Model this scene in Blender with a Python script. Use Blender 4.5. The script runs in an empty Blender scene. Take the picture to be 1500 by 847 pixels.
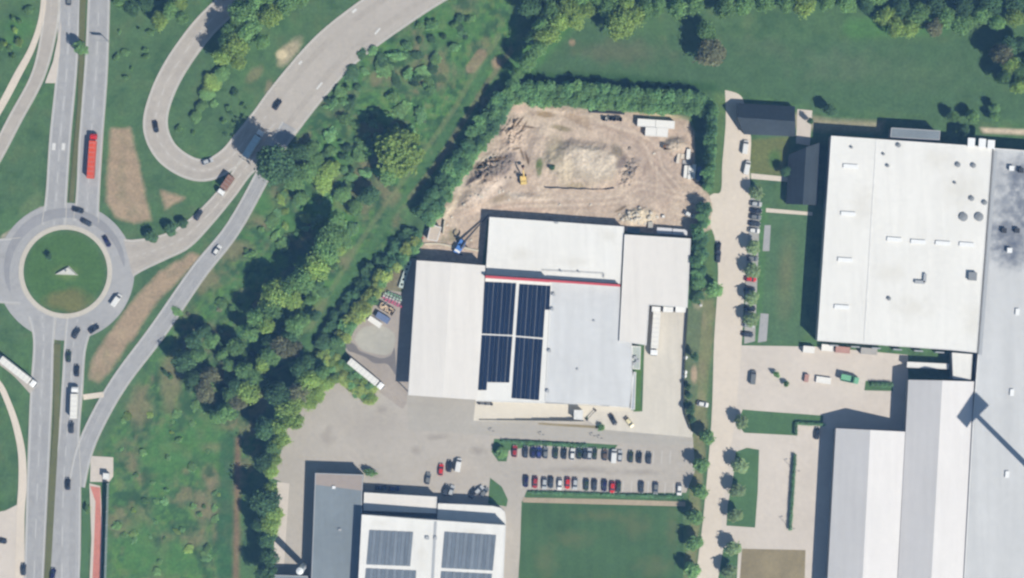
import bpy, math, random
import numpy as np
from mathutils import Vector, Matrix, noise as mnoise

# ------------------------------------------------------------------ camera, light, exposure
S = 0.25                 # metres per photograph pixel on the ground (photo 1500 x 847)
CAM_H = 1000.0
SUN_EL, SUN_AZ = 50.0, 135.0
scn = bpy.context.scene
cam = bpy.data.cameras.new('aerial_camera')
cam_o = bpy.data.objects.new('aerial_camera', cam)
scn.collection.objects.link(cam_o)
cam_o.location = (0, 0, CAM_H)
cam.sensor_width = 36.0
cam.lens = 36.0 * CAM_H / 375.0
cam.clip_start, cam.clip_end = 10.0, 80000.0
scn.camera = cam_o
wd = bpy.data.worlds.new('World'); scn.world = wd; wd.use_nodes = True
nt = wd.node_tree
sky = nt.nodes.new('ShaderNodeTexSky'); sky.sky_type = 'NISHITA'; sky.sun_disc = False
sky.sun_elevation = math.radians(SUN_EL); sky.sun_rotation = math.radians(SUN_AZ)
sky.ozone_density = 3.0; sky.dust_density = 0.3; sky.air_density = 1.2
bg = nt.nodes['Background']; bg.inputs['Strength'].default_value = 0.068
nt.links.new(sky.outputs[0], bg.inputs[0])
sun = bpy.data.lights.new('sun', 'SUN'); sun.energy = 5.0; sun.angle = math.radians(0.5); sun.color = (0.905, 0.94, 1.0)
sun_o = bpy.data.objects.new('sun', sun); scn.collection.objects.link(sun_o)
ce = math.cos(math.radians(SUN_EL))
sun_o.rotation_euler = Vector((-ce * math.sin(math.radians(SUN_AZ)), -ce * math.cos(math.radians(SUN_AZ)), -math.sin(math.radians(SUN_EL)))).to_track_quat('-Z', 'Y').to_euler()
vs = scn.view_settings
vs.view_transform = 'Standard'; vs.look = 'None'; vs.gamma = 1.0; vs.use_curve_mapping = False; vs.exposure = 0.12
scn.cycles.max_bounces = 6; scn.cycles.diffuse_bounces = 3; scn.cycles.transparent_max_bounces = 6
scn.cycles.filter_width = 2.5
COL = scn.collection
AIR = (.009, .021, .052)  # what the air adds to every photographed colour
R = math.radians
E_SUN = 1.27             # what a white sunlit surface returns, to turn photographed colours into base colours

# ------------------------------------------------------------------ measuring and colour
def P(px, py, z=0.0):
    k = (CAM_H - z) / CAM_H
    return Vector(((px - 750) * S * k, (423.5 - py) * S * k, z))
def lin(c):
    return tuple(((v / 255) / 12.92 if v <= 10 else ((v / 255 + 0.055) / 1.055) ** 2.4) for v in c)
def lit(r, g, b):
    return tuple(min(0.85, max(v - a, v * .3) / E_SUN) for v, a in zip(lin((r, g, b)), AIR))

_mats = {}
def mat(name, col, rough=0.9, spots=((0.9, .10), (0.08, .10)), streak=None, seam=None, metal=0.0, spec=0.25, bump=0.0, objrand=0.0, stains=()):
    """a procedural surface: base colour varied by noise at several sizes, optional streaks / seams / stains"""
    if name in _mats: return _mats[name]
    m = bpy.data.materials.new(name); m.use_nodes = True
    t = m.node_tree; N = t.nodes; L = t.links
    b = N['Principled BSDF']
    b.inputs['Roughness'].default_value = rough; b.inputs['Metallic'].default_value = metal
    b.inputs['Specular IOR Level'].default_value = spec
    tc = N.new('ShaderNodeTexCoord')
    rgb = N.new('ShaderNodeRGB'); rgb.outputs[0].default_value = (*col, 1)
    cur = rgb.outputs[0]
    def mul(cur, fac):
        v = N.new('ShaderNodeVectorMath'); v.operation = 'SCALE'
        L.new(cur, v.inputs[0]); L.new(fac, v.inputs['Scale']); return v.outputs[0]
    def rng(src, a, bb, lo=0.3, hi=0.7):
        r = N.new('ShaderNodeMapRange'); r.inputs[1].default_value = lo; r.inputs[2].default_value = hi
        r.inputs[3].default_value = a; r.inputs[4].default_value = bb; L.new(src, r.inputs[0]); return r.outputs[0]
    for i, (sc, am) in enumerate(spots):
        n = N.new('ShaderNodeTexNoise'); n.inputs['Scale'].default_value = sc; n.inputs['Detail'].default_value = 5
        n.inputs['Roughness'].default_value = .6
        mp = N.new('ShaderNodeMapping'); mp.inputs['Location'].default_value = (17.3 * i + 3, 9.1 * i, 4.7)
        L.new(tc.outputs['Object'], mp.inputs[0]); L.new(mp.outputs[0], n.inputs['Vector'])
        cur = mul(cur, rng(n.outputs[0], 1 - am, 1 + am))
    if streak:                                  # angle, along scale, across scale, amount
        an, sa, sx, am = streak
        n = N.new('ShaderNodeTexNoise'); n.inputs['Scale'].default_value = 1; n.inputs['Detail'].default_value = 4
        mp = N.new('ShaderNodeMapping'); mp.inputs['Rotation'].default_value = (0, 0, R(an)); mp.inputs['Scale'].default_value = (sx, sa, 1)
        L.new(tc.outputs['Object'], mp.inputs[0]); L.new(mp.outputs[0], n.inputs['Vector'])
        cur = mul(cur, rng(n.outputs[0], 1 - am, 1 + am))
    for (an, pitch, w, am) in (seam or ()):     # dark joint lines
        mp = N.new('ShaderNodeMapping'); mp.inputs['Rotation'].default_value = (0, 0, R(an))
        L.new(tc.outputs['Object'], mp.inputs[0])
        sx = N.new('ShaderNodeSeparateXYZ'); L.new(mp.outputs[0], sx.inputs[0])
        md = N.new('ShaderNodeMath'); md.operation = 'PINGPONG'; md.inputs[1].default_value = pitch / 2
        L.new(sx.outputs[0], md.inputs[0])
        cur = mul(cur, rng(md.outputs[0], 1 - am, 1.0, w * .3, w))
    for (x, y, rx, ry, am, tint) in stains:     # soot / damp patches with a shape of their own
        mp = N.new('ShaderNodeMapping'); mp.vector_type = 'TEXTURE'; mp.inputs['Location'].default_value = (x, y, 0); mp.inputs['Scale'].default_value = (rx, ry, 1e4)
        ge = N.new('ShaderNodeNewGeometry'); L.new(ge.outputs['Position'], mp.inputs[0])
        ln = N.new('ShaderNodeVectorMath'); ln.operation = 'LENGTH'; L.new(mp.outputs[0], ln.inputs[0])
        n = N.new('ShaderNodeTexNoise'); n.inputs['Scale'].default_value = .35; n.inputs['Detail'].default_value = 6
        L.new(tc.outputs['Object'], n.inputs['Vector'])
        ad = N.new('ShaderNodeMath'); ad.operation = 'MULTIPLY_ADD'; ad.inputs[1].default_value = 1.6; L.new(n.outputs[0], ad.inputs[0]); L.new(ln.outputs['Value'], ad.inputs[2])
        fac = rng(ad.outputs[0], am, 0.0, 1.0, 1.9)
        mx = N.new('ShaderNodeMix'); mx.data_type = 'RGBA'; L.new(fac, mx.inputs[0]); L.new(cur, mx.inputs[6]); mx.inputs[7].default_value = (*tint, 1)
        cur = mx.outputs[2]
    if objrand:
        oi = N.new('ShaderNodeObjectInfo'); cur = mul(cur, rng(oi.outputs['Random'], 1 - objrand, 1 + objrand, 0, 1))
    L.new(cur, b.inputs['Base Color'])
    if bump:
        n = N.new('ShaderNodeTexNoise'); n.inputs['Scale'].default_value = 1.3; n.inputs['Detail'].default_value = 6
        L.new(tc.outputs['Object'], n.inputs['Vector'])
        bp = N.new('ShaderNodeBump'); bp.inputs['Strength'].default_value = bump; bp.inputs['Distance'].default_value = 0.5
        L.new(n.outputs[0], bp.inputs['Height']); L.new(bp.outputs[0], b.inputs['Normal'])
    _mats[name] = m
    return m

def leaf_mat(name, col, rnd=.22, trans=.25):
    m = bpy.data.materials.new(name); m.use_nodes = True
    t = m.node_tree; N = t.nodes; L = t.links
    b = N['Principled BSDF']; b.inputs['Roughness'].default_value = .65; b.inputs['Specular IOR Level'].default_value = .15
    at = N.new('ShaderNodeAttribute'); at.attribute_name = 'tint'
    rgb = N.new('ShaderNodeMix'); rgb.data_type = 'RGBA'; rgb.blend_type = 'MULTIPLY'; rgb.inputs[0].default_value = 1
    rgb.inputs[6].default_value = (*col, 1); L.new(at.outputs['Color'], rgb.inputs[7])
    oi = N.new('ShaderNodeObjectInfo'); r = N.new('ShaderNodeMapRange'); r.inputs[3].default_value = 1 - rnd; r.inputs[4].default_value = 1 + rnd
    L.new(oi.outputs['Random'], r.inputs[0])
    v = N.new('ShaderNodeVectorMath'); v.operation = 'SCALE'; L.new(rgb.outputs[2], v.inputs[0]); L.new(r.outputs[0], v.inputs['Scale'])
    L.new(v.outputs[0], b.inputs['Base Color'])
    tr = N.new('ShaderNodeBsdfTranslucent'); L.new(v.outputs[0], tr.inputs[0])
    mx = N.new('ShaderNodeMixShader'); mx.inputs[0].default_value = trans
    L.new(b.outputs[0], mx.inputs[1]); L.new(tr.outputs[0], mx.inputs[2]); L.new(mx.outputs[0], N['Material Output'].inputs[0])
    return m

# ------------------------------------------------------------------ mesh building
class MB:
    def __init__(s): s.v = []; s.f = []
    def add(s, vs, fs):
        o = len(s.v); s.v += [tuple(v) for v in vs]; s.f += [tuple(i + o for i in f) for f in fs]; return s
    def box(s, c, d, rz=0.0, M=None):
        x, y, z = d[0] / 2, d[1] / 2, d[2] / 2
        m = Matrix.Translation(c) @ (M or Matrix.Rotation(rz, 4, 'Z'))
        vs = [m @ Vector((a * x, b * y, e * z)) for e in (-1, 1) for a, b in ((-1, -1), (1, -1), (1, 1), (-1, 1))]
        return s.add(vs, [(3, 2, 1, 0), (4, 5, 6, 7), (0, 1, 5, 4), (1, 2, 6, 5), (2, 3, 7, 6), (3, 0, 4, 7)])
    def prism(s, pts, z0, z1, caps=(True, True)):
        pts = [Vector((p[0], p[1])) for p in pts]
        ar = sum(a.x * b.y - b.x * a.y for a, b in zip(pts, pts[1:] + pts[:1]))
        if ar < 0: pts = pts[::-1]
        n = len(pts)
        vs = [(p.x, p.y, z0) for p in pts] + [(p.x, p.y, z1) for p in pts]
        fs = [(i, (i + 1) % n, n + (i + 1) % n, n + i) for i in range(n)]
        if caps[0]: fs.append(tuple(range(n))[::-1])
        if caps[1]: fs.append(tuple(range(n, 2 * n)))
        return s.add(vs, fs)
    def sheet(s, pts, z):
        pts = [Vector((p[0], p[1])) for p in pts]
        ar = sum(a.x * b.y - b.x * a.y for a, b in zip(pts, pts[1:] + pts[:1]))
        if ar < 0: pts = pts[::-1]
        return s.add([(p.x, p.y, z) for p in pts], [tuple(range(len(pts)))])
    def tube(s, pts, rads, seg=8, caps=True):
        pts = [Vector(p) for p in pts]; rings = []
        for i, p in enumerate(pts):
            d = (pts[min(i + 1, len(pts) - 1)] - pts[max(i - 1, 0)]).normalized()
            u = d.orthogonal().normalized(); w = d.cross(u)
            rr = rads[i] if isinstance(rads, (list, tuple)) else rads
            rings.append([p + (u * math.cos(a) + w * math.sin(a)) * rr for a in (2 * math.pi * k / seg for k in range(seg))])
        vs = [q for r in rings for q in r]
        fs = [(i * seg + k, i * seg + (k + 1) % seg, (i + 1) * seg + (k + 1) % seg, (i + 1) * seg + k) for i in range(len(pts) - 1) for k in range(seg)]
        if caps: fs += [tuple(range(seg))[::-1], tuple((len(pts) - 1) * seg + k for k in range(seg))]
        return s.add(vs, fs)
    def loft(s, rings, caps=True):
        n = len(rings[0]); vs = [q for r in rings for q in r]
        fs = [(i * n + k, i * n + (k + 1) % n, (i + 1) * n + (k + 1) % n, (i + 1) * n + k) for i in range(len(rings) - 1) for k in range(n)]
        if caps: fs += [tuple(range(n))[::-1], tuple((len(rings) - 1) * n + k for k in range(n))]
        return s.add(vs, fs)
    def build(s, name, m, parent=None, smooth=False, bevel=0.0):
        me = bpy.data.meshes.new(name)
        q = parent
        while q is not None and '_o' not in q: q = q.parent
        off = Vector(q['_o']) if q is not None else None
        vs = [tuple(Vector(v) - off) for v in s.v] if off is not None else s.v
        me.from_pydata(vs, [], s.f); me.update()
        if m: me.materials.append(m)
        if smooth: me.polygons.foreach_set('use_smooth', [True] * len(me.polygons))
        o = bpy.data.objects.new(name, me); COL.objects.link(o)
        if parent is not None: o.parent = parent
        if bevel:
            bv = o.modifiers.new('bevel', 'BEVEL'); bv.width = bevel; bv.segments = 2; bv.limit_method = 'ANGLE'
        return o

def tag(o, label, cat, group=None):
    o['label'] = label; o['category'] = cat
    if group: o['group'] = group
    return o
def struct(o, kind='structure'):
    o['kind'] = kind; return o
def thing(name, label, cat, loc=(0, 0, 0), rz=0.0, group=None, world=False):
    """an Empty at the thing's base; world=True means its parts are given in world coordinates"""
    o = bpy.data.objects.new(name, None); COL.objects.link(o); o.empty_display_size = 1
    o.location = loc; o.rotation_euler = (0, 0, rz)
    tag(o, label, cat, group)
    if world: o['_o'] = tuple(loc)
    return o
def children(o): return _kids.get(o.name, None) or list(o.children)
_kids = {}
def dup(root, loc, rz, label, group=None, scale=None, paint=None):
    """copy a thing with its parts and sub-parts; paint = {part name: material}"""
    key = root.name
    if key not in _kids:
        _kids[key] = [(c, list(c.children)) for c in root.children]
    r = root.copy(); COL.objects.link(r); r.location = loc; r.rotation_euler = (0, 0, rz); r['label'] = label
    if group: r['group'] = group
    elif 'group' in r: del r['group']
    if scale: r.scale = scale
    for ch, gr in _kids[key]:
        c = ch.copy(); COL.objects.link(c); c.parent = r
        if paint:
            st = ch.name.split('.')[0]
            if st in paint:
                c.material_slots[0].link = 'OBJECT'; c.material_slots[0].material = paint[st]
        for g in gr:
            d = g.copy(); COL.objects.link(d); d.parent = c
    return r

def catmull(pts, n=10):
    pts = [np.array(p, float) for p in pts]; out = []
    for i in range(len(pts) - 1):
        p0, p1, p2, p3 = pts[max(i - 1, 0)], pts[i], pts[i + 1], pts[min(i + 2, len(pts) - 1)]
        for k in range(n):
            t = k / n
            out.append(.5 * ((2 * p1) + (-p0 + p2) * t + (2 * p0 - 5 * p1 + 4 * p2 - p3) * t * t + (-p0 + 3 * p1 - 3 * p2 + p3) * t ** 3))
    out.append(pts[-1]); return out

# ------------------------------------------------------------------ ground sheet (one sheet to the horizon, real relief in the building site)
rs = np.random.RandomState(7)
def vnoise(X, Y, scale, seed, octaves=4):
    out = np.zeros_like(X); amp = 1.0; tot = 0
    r = np.random.RandomState(seed)
    for o in range(octaves):
        tab = r.rand(256, 256)
        x = X / scale + 37.1; y = Y / scale + 91.7
        xi = np.floor(x).astype(int); yi = np.floor(y).astype(int)
        fx = x - xi; fy = y - yi; fx = fx * fx * (3 - 2 * fx); fy = fy * fy * (3 - 2 * fy)
        a = tab[xi % 256, yi % 256]; b = tab[(xi + 1) % 256, yi % 256]; c = tab[xi % 256, (yi + 1) % 256]; d = tab[(xi + 1) % 256, (yi + 1) % 256]
        out += amp * (a + (b - a) * fx + (c - a) * fy + (a - b - c + d) * fx * fy); tot += amp
        amp *= .55; scale /= 2.1
    return out / tot
def seg_dist(X, Y, pts, closed):
    d = np.full(X.shape, 1e9)
    n = len(pts)
    for i in range(n if closed else n - 1):
        ax, ay = pts[i]; bx, by = pts[(i + 1) % n]
        vx, vy = bx - ax, by - ay; L2 = vx * vx + vy * vy + 1e-9
        t = np.clip(((X - ax) * vx + (Y - ay) * vy) / L2, 0, 1)
        d = np.minimum(d, np.hypot(X - ax - t * vx, Y - ay - t * vy))
    return d
def inside(X, Y, pts):
    r = np.zeros(X.shape, bool); n = len(pts); j = n - 1
    for i in range(n):
        xi, yi = pts[i]; xj, yj = pts[j]
        r ^= ((yi > Y) != (yj > Y)) & (X < (xj - xi) * (Y - yi) / ((yj - yi) or 1e-9) + xi); j = i
    return r
def poly_mask(X, Y, pts, feather):
    sd = seg_dist(X, Y, pts, True); sd = np.where(inside(X, Y, pts), sd, -sd)
    return np.clip(sd / feather + .5, 0, 1)

DIRT = [(757, 148), (790, 149), (868, 162), (935, 165), (1008, 176), (1017, 195), (1018, 262), (1040, 287), (1046, 300), (1043, 335), (1012, 348), (910, 338), (714, 322),
        (706, 388), (615, 384), (606, 372), (618, 345), (640, 318), (664, 275), (700, 228), (728, 190)]
def dirt_h(X, Y):
    """height of the building-site ground, photo px in, metres out"""
    X = np.asarray(X, float); Y = np.asarray(Y, float)
    h = .35 * vnoise(X, Y, 26, 3) + .16 * vnoise(X, Y, 6, 5)
    def mound(cx, cy, rx, ry, hh, flat=0., rough=0., seed=1, ang=0.):
        c, s = math.cos(R(ang)), math.sin(R(ang))
        u = ((X - cx) * c + (Y - cy) * s) / rx; v = (-(X - cx) * s + (Y - cy) * c) / ry
        q = np.sqrt(u * u + v * v) + .35 * (vnoise(X, Y, 14, seed + 40) - .5)
        m = np.clip((1 - q) / (1 - flat), 0, 1); m = m * m * (3 - 2 * m)
        r = 1 + rough * (np.abs(vnoise(X, Y, 7, seed + 60, 3) - .5) * 4 - 1)
        return hh * m * r
    h = h + mound(858, 242, 68, 40, 2.5, .45, .12, 2, 6)
    h = h + mound(795, 225, 30, 46, 1.3, .3, .2, 3)
    h = h + mound(722, 247, 54, 24, 3.0, .15, .8, 4, -42)
    h = h + mound(752, 196, 30, 30, 2.4, .2, .85, 5, -30)
    h = h + mound(696, 292, 44, 20, 1.6, .2, .3, 6, -38)
    h = h + mound(770, 290, 36, 9, 1.0, .2, .4, 7, 4)
    h = h + mound(990, 214, 22, 18, 3.0, .25, .2, 8)
    h = h + mound(934, 318, 34, 15, 2.2, .3, .5, 9, -8)
    h = h + mound(920, 255, 18, 30, 2.2, .1, .95, 10, 28)
    h = h + mound(960, 168, 55, 9, 1.0, .2, .6, 11, 4)
    h = h + mound(820, 160, 55, 9, .9, .2, .5, 12, 8)
    h = h + mound(655, 305, 24, 12, .8, .2, .5, 13, -50)
    e = seg_dist(X, Y, DIRT, True); ins = inside(X, Y, DIRT)
    return np.where(ins, h * np.clip(e / 9, 0, 1), 0.0)
def dz(px, py): return float(dirt_h(np.array([px]), np.array([py]))[0])

def axis(segs):
    out = []
    for a, b, st in segs: out += list(np.arange(a, b, st))
    return out
gx = [-60000, -25000, -9000, -3000, -900, -300] + axis([(-140, 600, 3.0), (600, 1060, 1.4), (1060, 1641, 3.0)]) + [1800, 2400, 4500, 11000, 26000, 61500]
gy = [-60000, -25000, -9000, -3000, -900, -300] + axis([(-120, 130, 3.0), (130, 400, 1.4), (400, 971, 3.0)]) + [1150, 1800, 3900, 10000, 26000, 61000]
GX, GY = np.meshgrid(np.array(gx, float), np.array(gy, float))
HG = np.zeros_like(GX)
win = (GX > 590) & (GX < 1060) & (GY > 130) & (GY < 400)
HG[win] = dirt_h(GX[win], GY[win])
colr = np.zeros(GX.shape + (3,)); colr[:] = lit(89, 121, 98)
_n1 = vnoise(GX, GY, 60, 11); _n2 = vnoise(GX, GY, 18, 12); _n3 = vnoise(GX, GY, 7, 13, 3)
def blend(mask, c, k=1.0):
    m = (np.clip(mask, 0, 1) * k)[..., None]; colr[:] = colr * (1 - m) + np.array(c) * m
def ragged(mask, amt=.8, n=None): return np.clip(mask + (((_n2 if n is None else n) - .5) * amt * 2) * (mask > 0) * (mask < 1.01), 0, 1) * (mask > 0)
def patch(pts, c, feather=6, k=1.0, rag=0.0):
    xs = [p[0] for p in pts]; ys = [p[1] for p in pts]; f = feather + 2
    w = (GX > min(xs) - f) & (GX < max(xs) + f) & (GY > min(ys) - f) & (GY < max(ys) + f)
    m = np.zeros_like(GX); m[w] = poly_mask(GX[w], GY[w], pts, feather)
    if rag: m = ragged(m, rag)
    blend(m, c, k)
def blob(cx, cy, rx, ry, c, k=1.0, ang=0, soft=.5, rag=.6):
    cs, sn = math.cos(R(ang)), math.sin(R(ang))
    u = ((GX - cx) * cs + (GY - cy) * sn) / rx; v = (-(GX - cx) * sn + (GY - cy) * cs) / ry
    q = np.sqrt(u * u + v * v) + (_n2 - .5) * rag
    blend(np.clip((1 - q) / soft, 0, 1), c, k)
def trail(pts, w, c, k=1.0, feather=3, rag=.3):
    d = seg_dist(GX, GY, pts, False); m = np.clip((w / 2 - d) / feather + .5 + (_n2 - .5) * rag, 0, 1) * (d < w / 2 + feather * 2); blend(m, c, k)
dry, lush, dark, bright, brown = lit(134, 132, 112), lit(88, 134, 94), lit(66, 100, 88), lit(106, 146, 94), lit(172, 148, 132)
# broad variation of the rough grass
blend(np.clip((_n1 - .5) * 5, 0, 1), lit(92, 128, 98), .8)
blend(np.clip((_n2 - .56) * 6, 0, 1), dark, .5)
blend(np.clip((.40 - _n2) * 6, 0, 1), lit(104, 126, 100), .5)
# scrub west of the site: lush and dry mottling
SCRUB = [(575, 30), (735, -30), (760, 60), (735, 115), (470, 500), (350, 740), (345, 860), (165, 860), (150, 660), (230, 520), (400, 270), (450, 180)]
m_scrub = np.zeros_like(GX); w_ = (GX > 130) & (GX < 780) & (GY > -60) & (GY < 880); m_scrub[w_] = poly_mask(GX[w_], GY[w_], SCRUB, 20)
_n4 = vnoise(GX, GY, 34, 15); _n5 = vnoise(GX + 5, GY, 11, 16)
blend(m_scrub * np.clip((_n4 - .46) * 8, 0, 1), lush, .8)
blend(m_scrub * np.clip((_n5 - .57) * 9, 0, 1), bright, .6)
blend(m_scrub * np.clip((_n3 - .55) * 7, 0, 1), dark, .75)
blend(m_scrub * np.clip((.43 - _n4) * 9, 0, 1), dry, .8)
blend(m_scrub * np.clip((.36 - _n5) * 9, 0, 1), lit(140, 132, 114), .35)
blend(m_scrub * np.clip((_n2 - .55) * 9, 0, 1), dark, .8)
blend(m_scrub * np.clip((.40 - _n3) * 8, 0, 1), lit(120, 135, 105), .5)
for a in ((545, 190, 26, 14), (500, 300, 20, 12), (295, 400, 24, 34), (340, 365, 42, 18), (610, 110, 26, 20), (250, 560, 22, 50), (330, 545, 18, 20), (520, 270, 12, 26), (205, 600, 22, 34)):
    blob(*a, dry, .75)
for a in ((420, 330, 30, 26), (240, 670, 40, 50), (250, 820, 40, 40), (300, 640, 40, 60), (500, 230, 30, 40), (660, 40, 60, 30), (205, 800, 30, 60), (385, 300, 26, 24)):
    blob(*a, lush, .7)
for a in ((425, 470, 40, 34), (460, 420, 34, 40), (400, 500, 30, 24), (500, 340, 26, 40), (470, 300, 40, 30)):
    blob(*a, lit(94, 140, 92), .75)
for a in ((295, 738, 17, 22), (310, 715, 10, 14), (272, 690, 8, 6), (305, 655, 20, 10)): blob(*a, brown, .42, 0, .9, 1.4)
# mown verge and track beside the hedge
patch([(735, 60), (700, 135), (640, 235), (560, 345), (480, 470), (400, 620), (372, 640), (420, 540), (500, 410), (600, 270), (680, 150), (700, 100)], lit(86, 124, 96), 10, .9)
trail([(730, 55), (700, 100), (665, 160), (620, 225), (540, 335), (470, 450), (455, 480)], 7, lit(128, 140, 112), .5)
trail([(748, 75), (715, 120), (690, 160), (640, 240), (600, 290)], 8, lit(140, 130, 116), .5)
trail([(705, 80), (690, 100)], 16, brown, .6); blob(728, 92, 9, 12, brown, .8)
patch([(344, 640), (352, 640), (350, 860), (340, 860)], lit(150, 120, 112), 6, .7)
patch([(322, 640), (344, 640), (340, 860), (318, 860)], lit(68, 110, 92), 8, .8)
# bare strips near the roundabout
for pts in ([(163, 188), (190, 188), (197, 212), (212, 280), (221, 322), (196, 328), (170, 318), (157, 296), (157, 250)], [(236, 280), (270, 290), (242, 308)],
            [(131, 555), (132, 532), (160, 488), (205, 430), (236, 398), (282, 370), (292, 376), (270, 402), (232, 440), (190, 502), (160, 545), (145, 562)]):
    patch(pts, lit(180, 158, 142), 7, .95, .6)
    patch(pts, lit(130, 136, 110), 9, .12, 1.6)
blob(425, 75, 30, 13, lit(195, 180, 160), .75, -50); blob(412, 80, 10, 8, lit(220, 205, 175), .9)
blob(372, 110, 20, 10, dry, .7, -40); blob(395, 135, 8, 20, lit(160, 145, 130), .6)
# roundabout island
blob(95, 398, 60, 60, lit(84, 120, 88), .9, 0, .1, 0); blob(100, 440, 42, 20, lit(132, 128, 100), .7); blob(95, 400, 26, 14, lit(112, 138, 98), .7)
trail([(118, -40), (120, 130), (103, 290)], 9, lit(100, 112, 92), .8); trail([(84, 500), (80, 620), (64, 860)], 8, lit(110, 114, 96), .8)
for a in ((25, 40, 30, 20), (12, 65, 30, 14)): blob(*a, lush, .7)
blob(45, 300, 30, 12, lit(120, 140, 110), .5, -40); trail([(60, 306), (25, 335), (5, 347)], 7, lit(190, 178, 165), .7)
# meadow in the north-east
patch([(760, 110), (850, 40), (960, 60), (1500, 60), (1640, 60), (1640, 185), (1200, 160), (1060, 128)], lit(84, 116, 97), 12, .9)
blob(905, 75, 95, 26, lit(112, 118, 106), .6, 4, .9, 1.5); blob(1300, 105, 170, 34, lit(96, 122, 102), .5, 4, .9, 1.6); blob(1220, 95, 80, 30, lit(100, 122, 106), .5, -6, .9, 1.6); blob(1130, 70, 60, 20, lit(100, 120, 104), .45, 10, .9, 1.6); blob(838, 62, 7, 7, brown, .7)
trail([(850, 0), (800, 60), (752, 112)], 36, lush, .8, 12)
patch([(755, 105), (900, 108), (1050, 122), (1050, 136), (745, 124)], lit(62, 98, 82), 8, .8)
patch([(1125, 160), (1220, 175), (1295, 178), (1290, 195), (1200, 192), (1160, 185)], lit(168, 160, 142), 8, .8)
patch([(1436, 187), (1640, 196), (1640, 204), (1440, 195)], lit(215, 198, 180), 4, .95)
trail([(1380, 35), (1250, 42)], 30, lush, .7, 10)
# verge of the lane and yards in the east
patch([(1048, 135), (1066, 140), (1050, 330), (1044, 500), (1030, 660), (1018, 860), (996, 860), (1012, 655), (1040, 300)], lit(104, 132, 98), 6, .8)
patch([(1024, 440), (1046, 440), (1040, 560), (1032, 650), (1016, 870), (1004, 870), (1016, 650)], lit(150, 144, 120), 8, .6, 1.2)
for y in (300, 420, 470, 540, 585, 640, 700, 760): blob(1036 - (y - 300) * .03, y, 7, 18, lit(150, 146, 122), .6)
patch([(1118, 312), (1190, 312), (1178, 500), (1108, 500)], lit(92, 124, 102), 6, .9)
blob(1152, 400, 18, 90, lit(128, 130, 108), .6, 3, .9); patch([(1112, 300), (1126, 300), (1114, 500), (1106, 500)], lit(92, 132, 96), 3, .8)
patch([(1100, 205), (1156, 200), (1150, 258), (1098, 254)], lit(118, 126, 96), 6, .9); blob(1135, 232, 12, 20, lit(86, 124, 88), .8)
# the building site: bare soil in many tones
soil = lit(204, 186, 172)
m_d = np.zeros_like(GX); m_d[win] = poly_mask(GX[win], GY[win], DIRT, 3)
blend(m_d, soil)
_d1 = vnoise(GX, GY, 40, 21); _d2 = vnoise(GX, GY, 11, 22); _d3 = vnoise(GX, GY, 3.2, 23, 3)
blend(m_d * np.clip((_d1 - .5) * 5, 0, 1), lit(220, 203, 186), .7)
blend(m_d * np.clip((.45 - _d2) * 6, 0, 1), lit(186, 166, 154), .7)
_keep = colr.copy()
patch([(862, 172), (930, 182), (1005, 190), (1000, 250), (985, 300), (930, 290), (930, 235), (900, 205), (862, 190)], lit(192, 174, 163), 14, .9, .3)
patch([(835, 165), (862, 172), (868, 192), (845, 182), (828, 172)], lit(170, 150, 134), 5, .8, .4)
blob(800, 168, 17, 6, lit(160, 140, 118), .9, 8); blob(822, 188, 18, 5, lit(150, 140, 120), .85, 14)
blob(848, 240, 62, 32, lit(192, 180, 166), .85, 8, .3); blob(866, 236, 44, 24, lit(216, 203, 188), .95, 10, .35); blob(828, 252, 14, 26, lit(222, 206, 184), .85, 14, .4); blob(812, 222, 18, 30, lit(180, 170, 152), .85, 8)
blob(790, 246, 6, 17, lit(104, 124, 92), 1, 0, .5, .5); blob(845, 272, 18, 6, lit(178, 164, 142), .8)
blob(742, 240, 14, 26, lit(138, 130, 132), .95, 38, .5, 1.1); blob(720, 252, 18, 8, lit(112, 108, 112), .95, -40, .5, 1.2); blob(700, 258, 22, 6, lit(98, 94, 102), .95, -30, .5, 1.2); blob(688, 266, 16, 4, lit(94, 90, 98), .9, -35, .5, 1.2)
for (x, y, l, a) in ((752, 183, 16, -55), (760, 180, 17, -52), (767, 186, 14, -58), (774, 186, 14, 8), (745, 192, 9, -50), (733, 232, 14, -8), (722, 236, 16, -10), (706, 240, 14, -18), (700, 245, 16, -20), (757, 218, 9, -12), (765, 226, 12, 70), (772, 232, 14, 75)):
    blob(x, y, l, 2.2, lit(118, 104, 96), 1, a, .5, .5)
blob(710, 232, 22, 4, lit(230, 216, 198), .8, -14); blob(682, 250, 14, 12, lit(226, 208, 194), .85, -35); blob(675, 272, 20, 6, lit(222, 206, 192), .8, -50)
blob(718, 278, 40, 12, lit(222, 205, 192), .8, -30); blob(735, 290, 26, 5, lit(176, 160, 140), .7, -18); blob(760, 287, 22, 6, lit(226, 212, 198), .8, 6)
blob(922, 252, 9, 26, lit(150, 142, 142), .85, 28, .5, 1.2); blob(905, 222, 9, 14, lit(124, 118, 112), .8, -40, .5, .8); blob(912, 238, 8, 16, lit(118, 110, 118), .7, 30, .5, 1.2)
blob(985, 212, 22, 16, lit(222, 206, 188), .85); blob(935, 318, 32, 15, lit(224, 210, 188), .9, -4, .4, .4); blob(910, 306, 12, 3, lit(120, 106, 92), .9, -28)
blob(965, 170, 46, 6, lit(226, 206, 176), .8, 5); blob(760, 158, 14, 10, lit(226, 200, 184), .8); blob(800, 158, 44, 4, lit(224, 202, 182), .7, 8)
for (x, y) in ((950, 240), (958, 245), (944, 250), (965, 238)): blob(x, y, 3, 16, lit(170, 152, 144), .7, 4, .6, .5)
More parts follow.
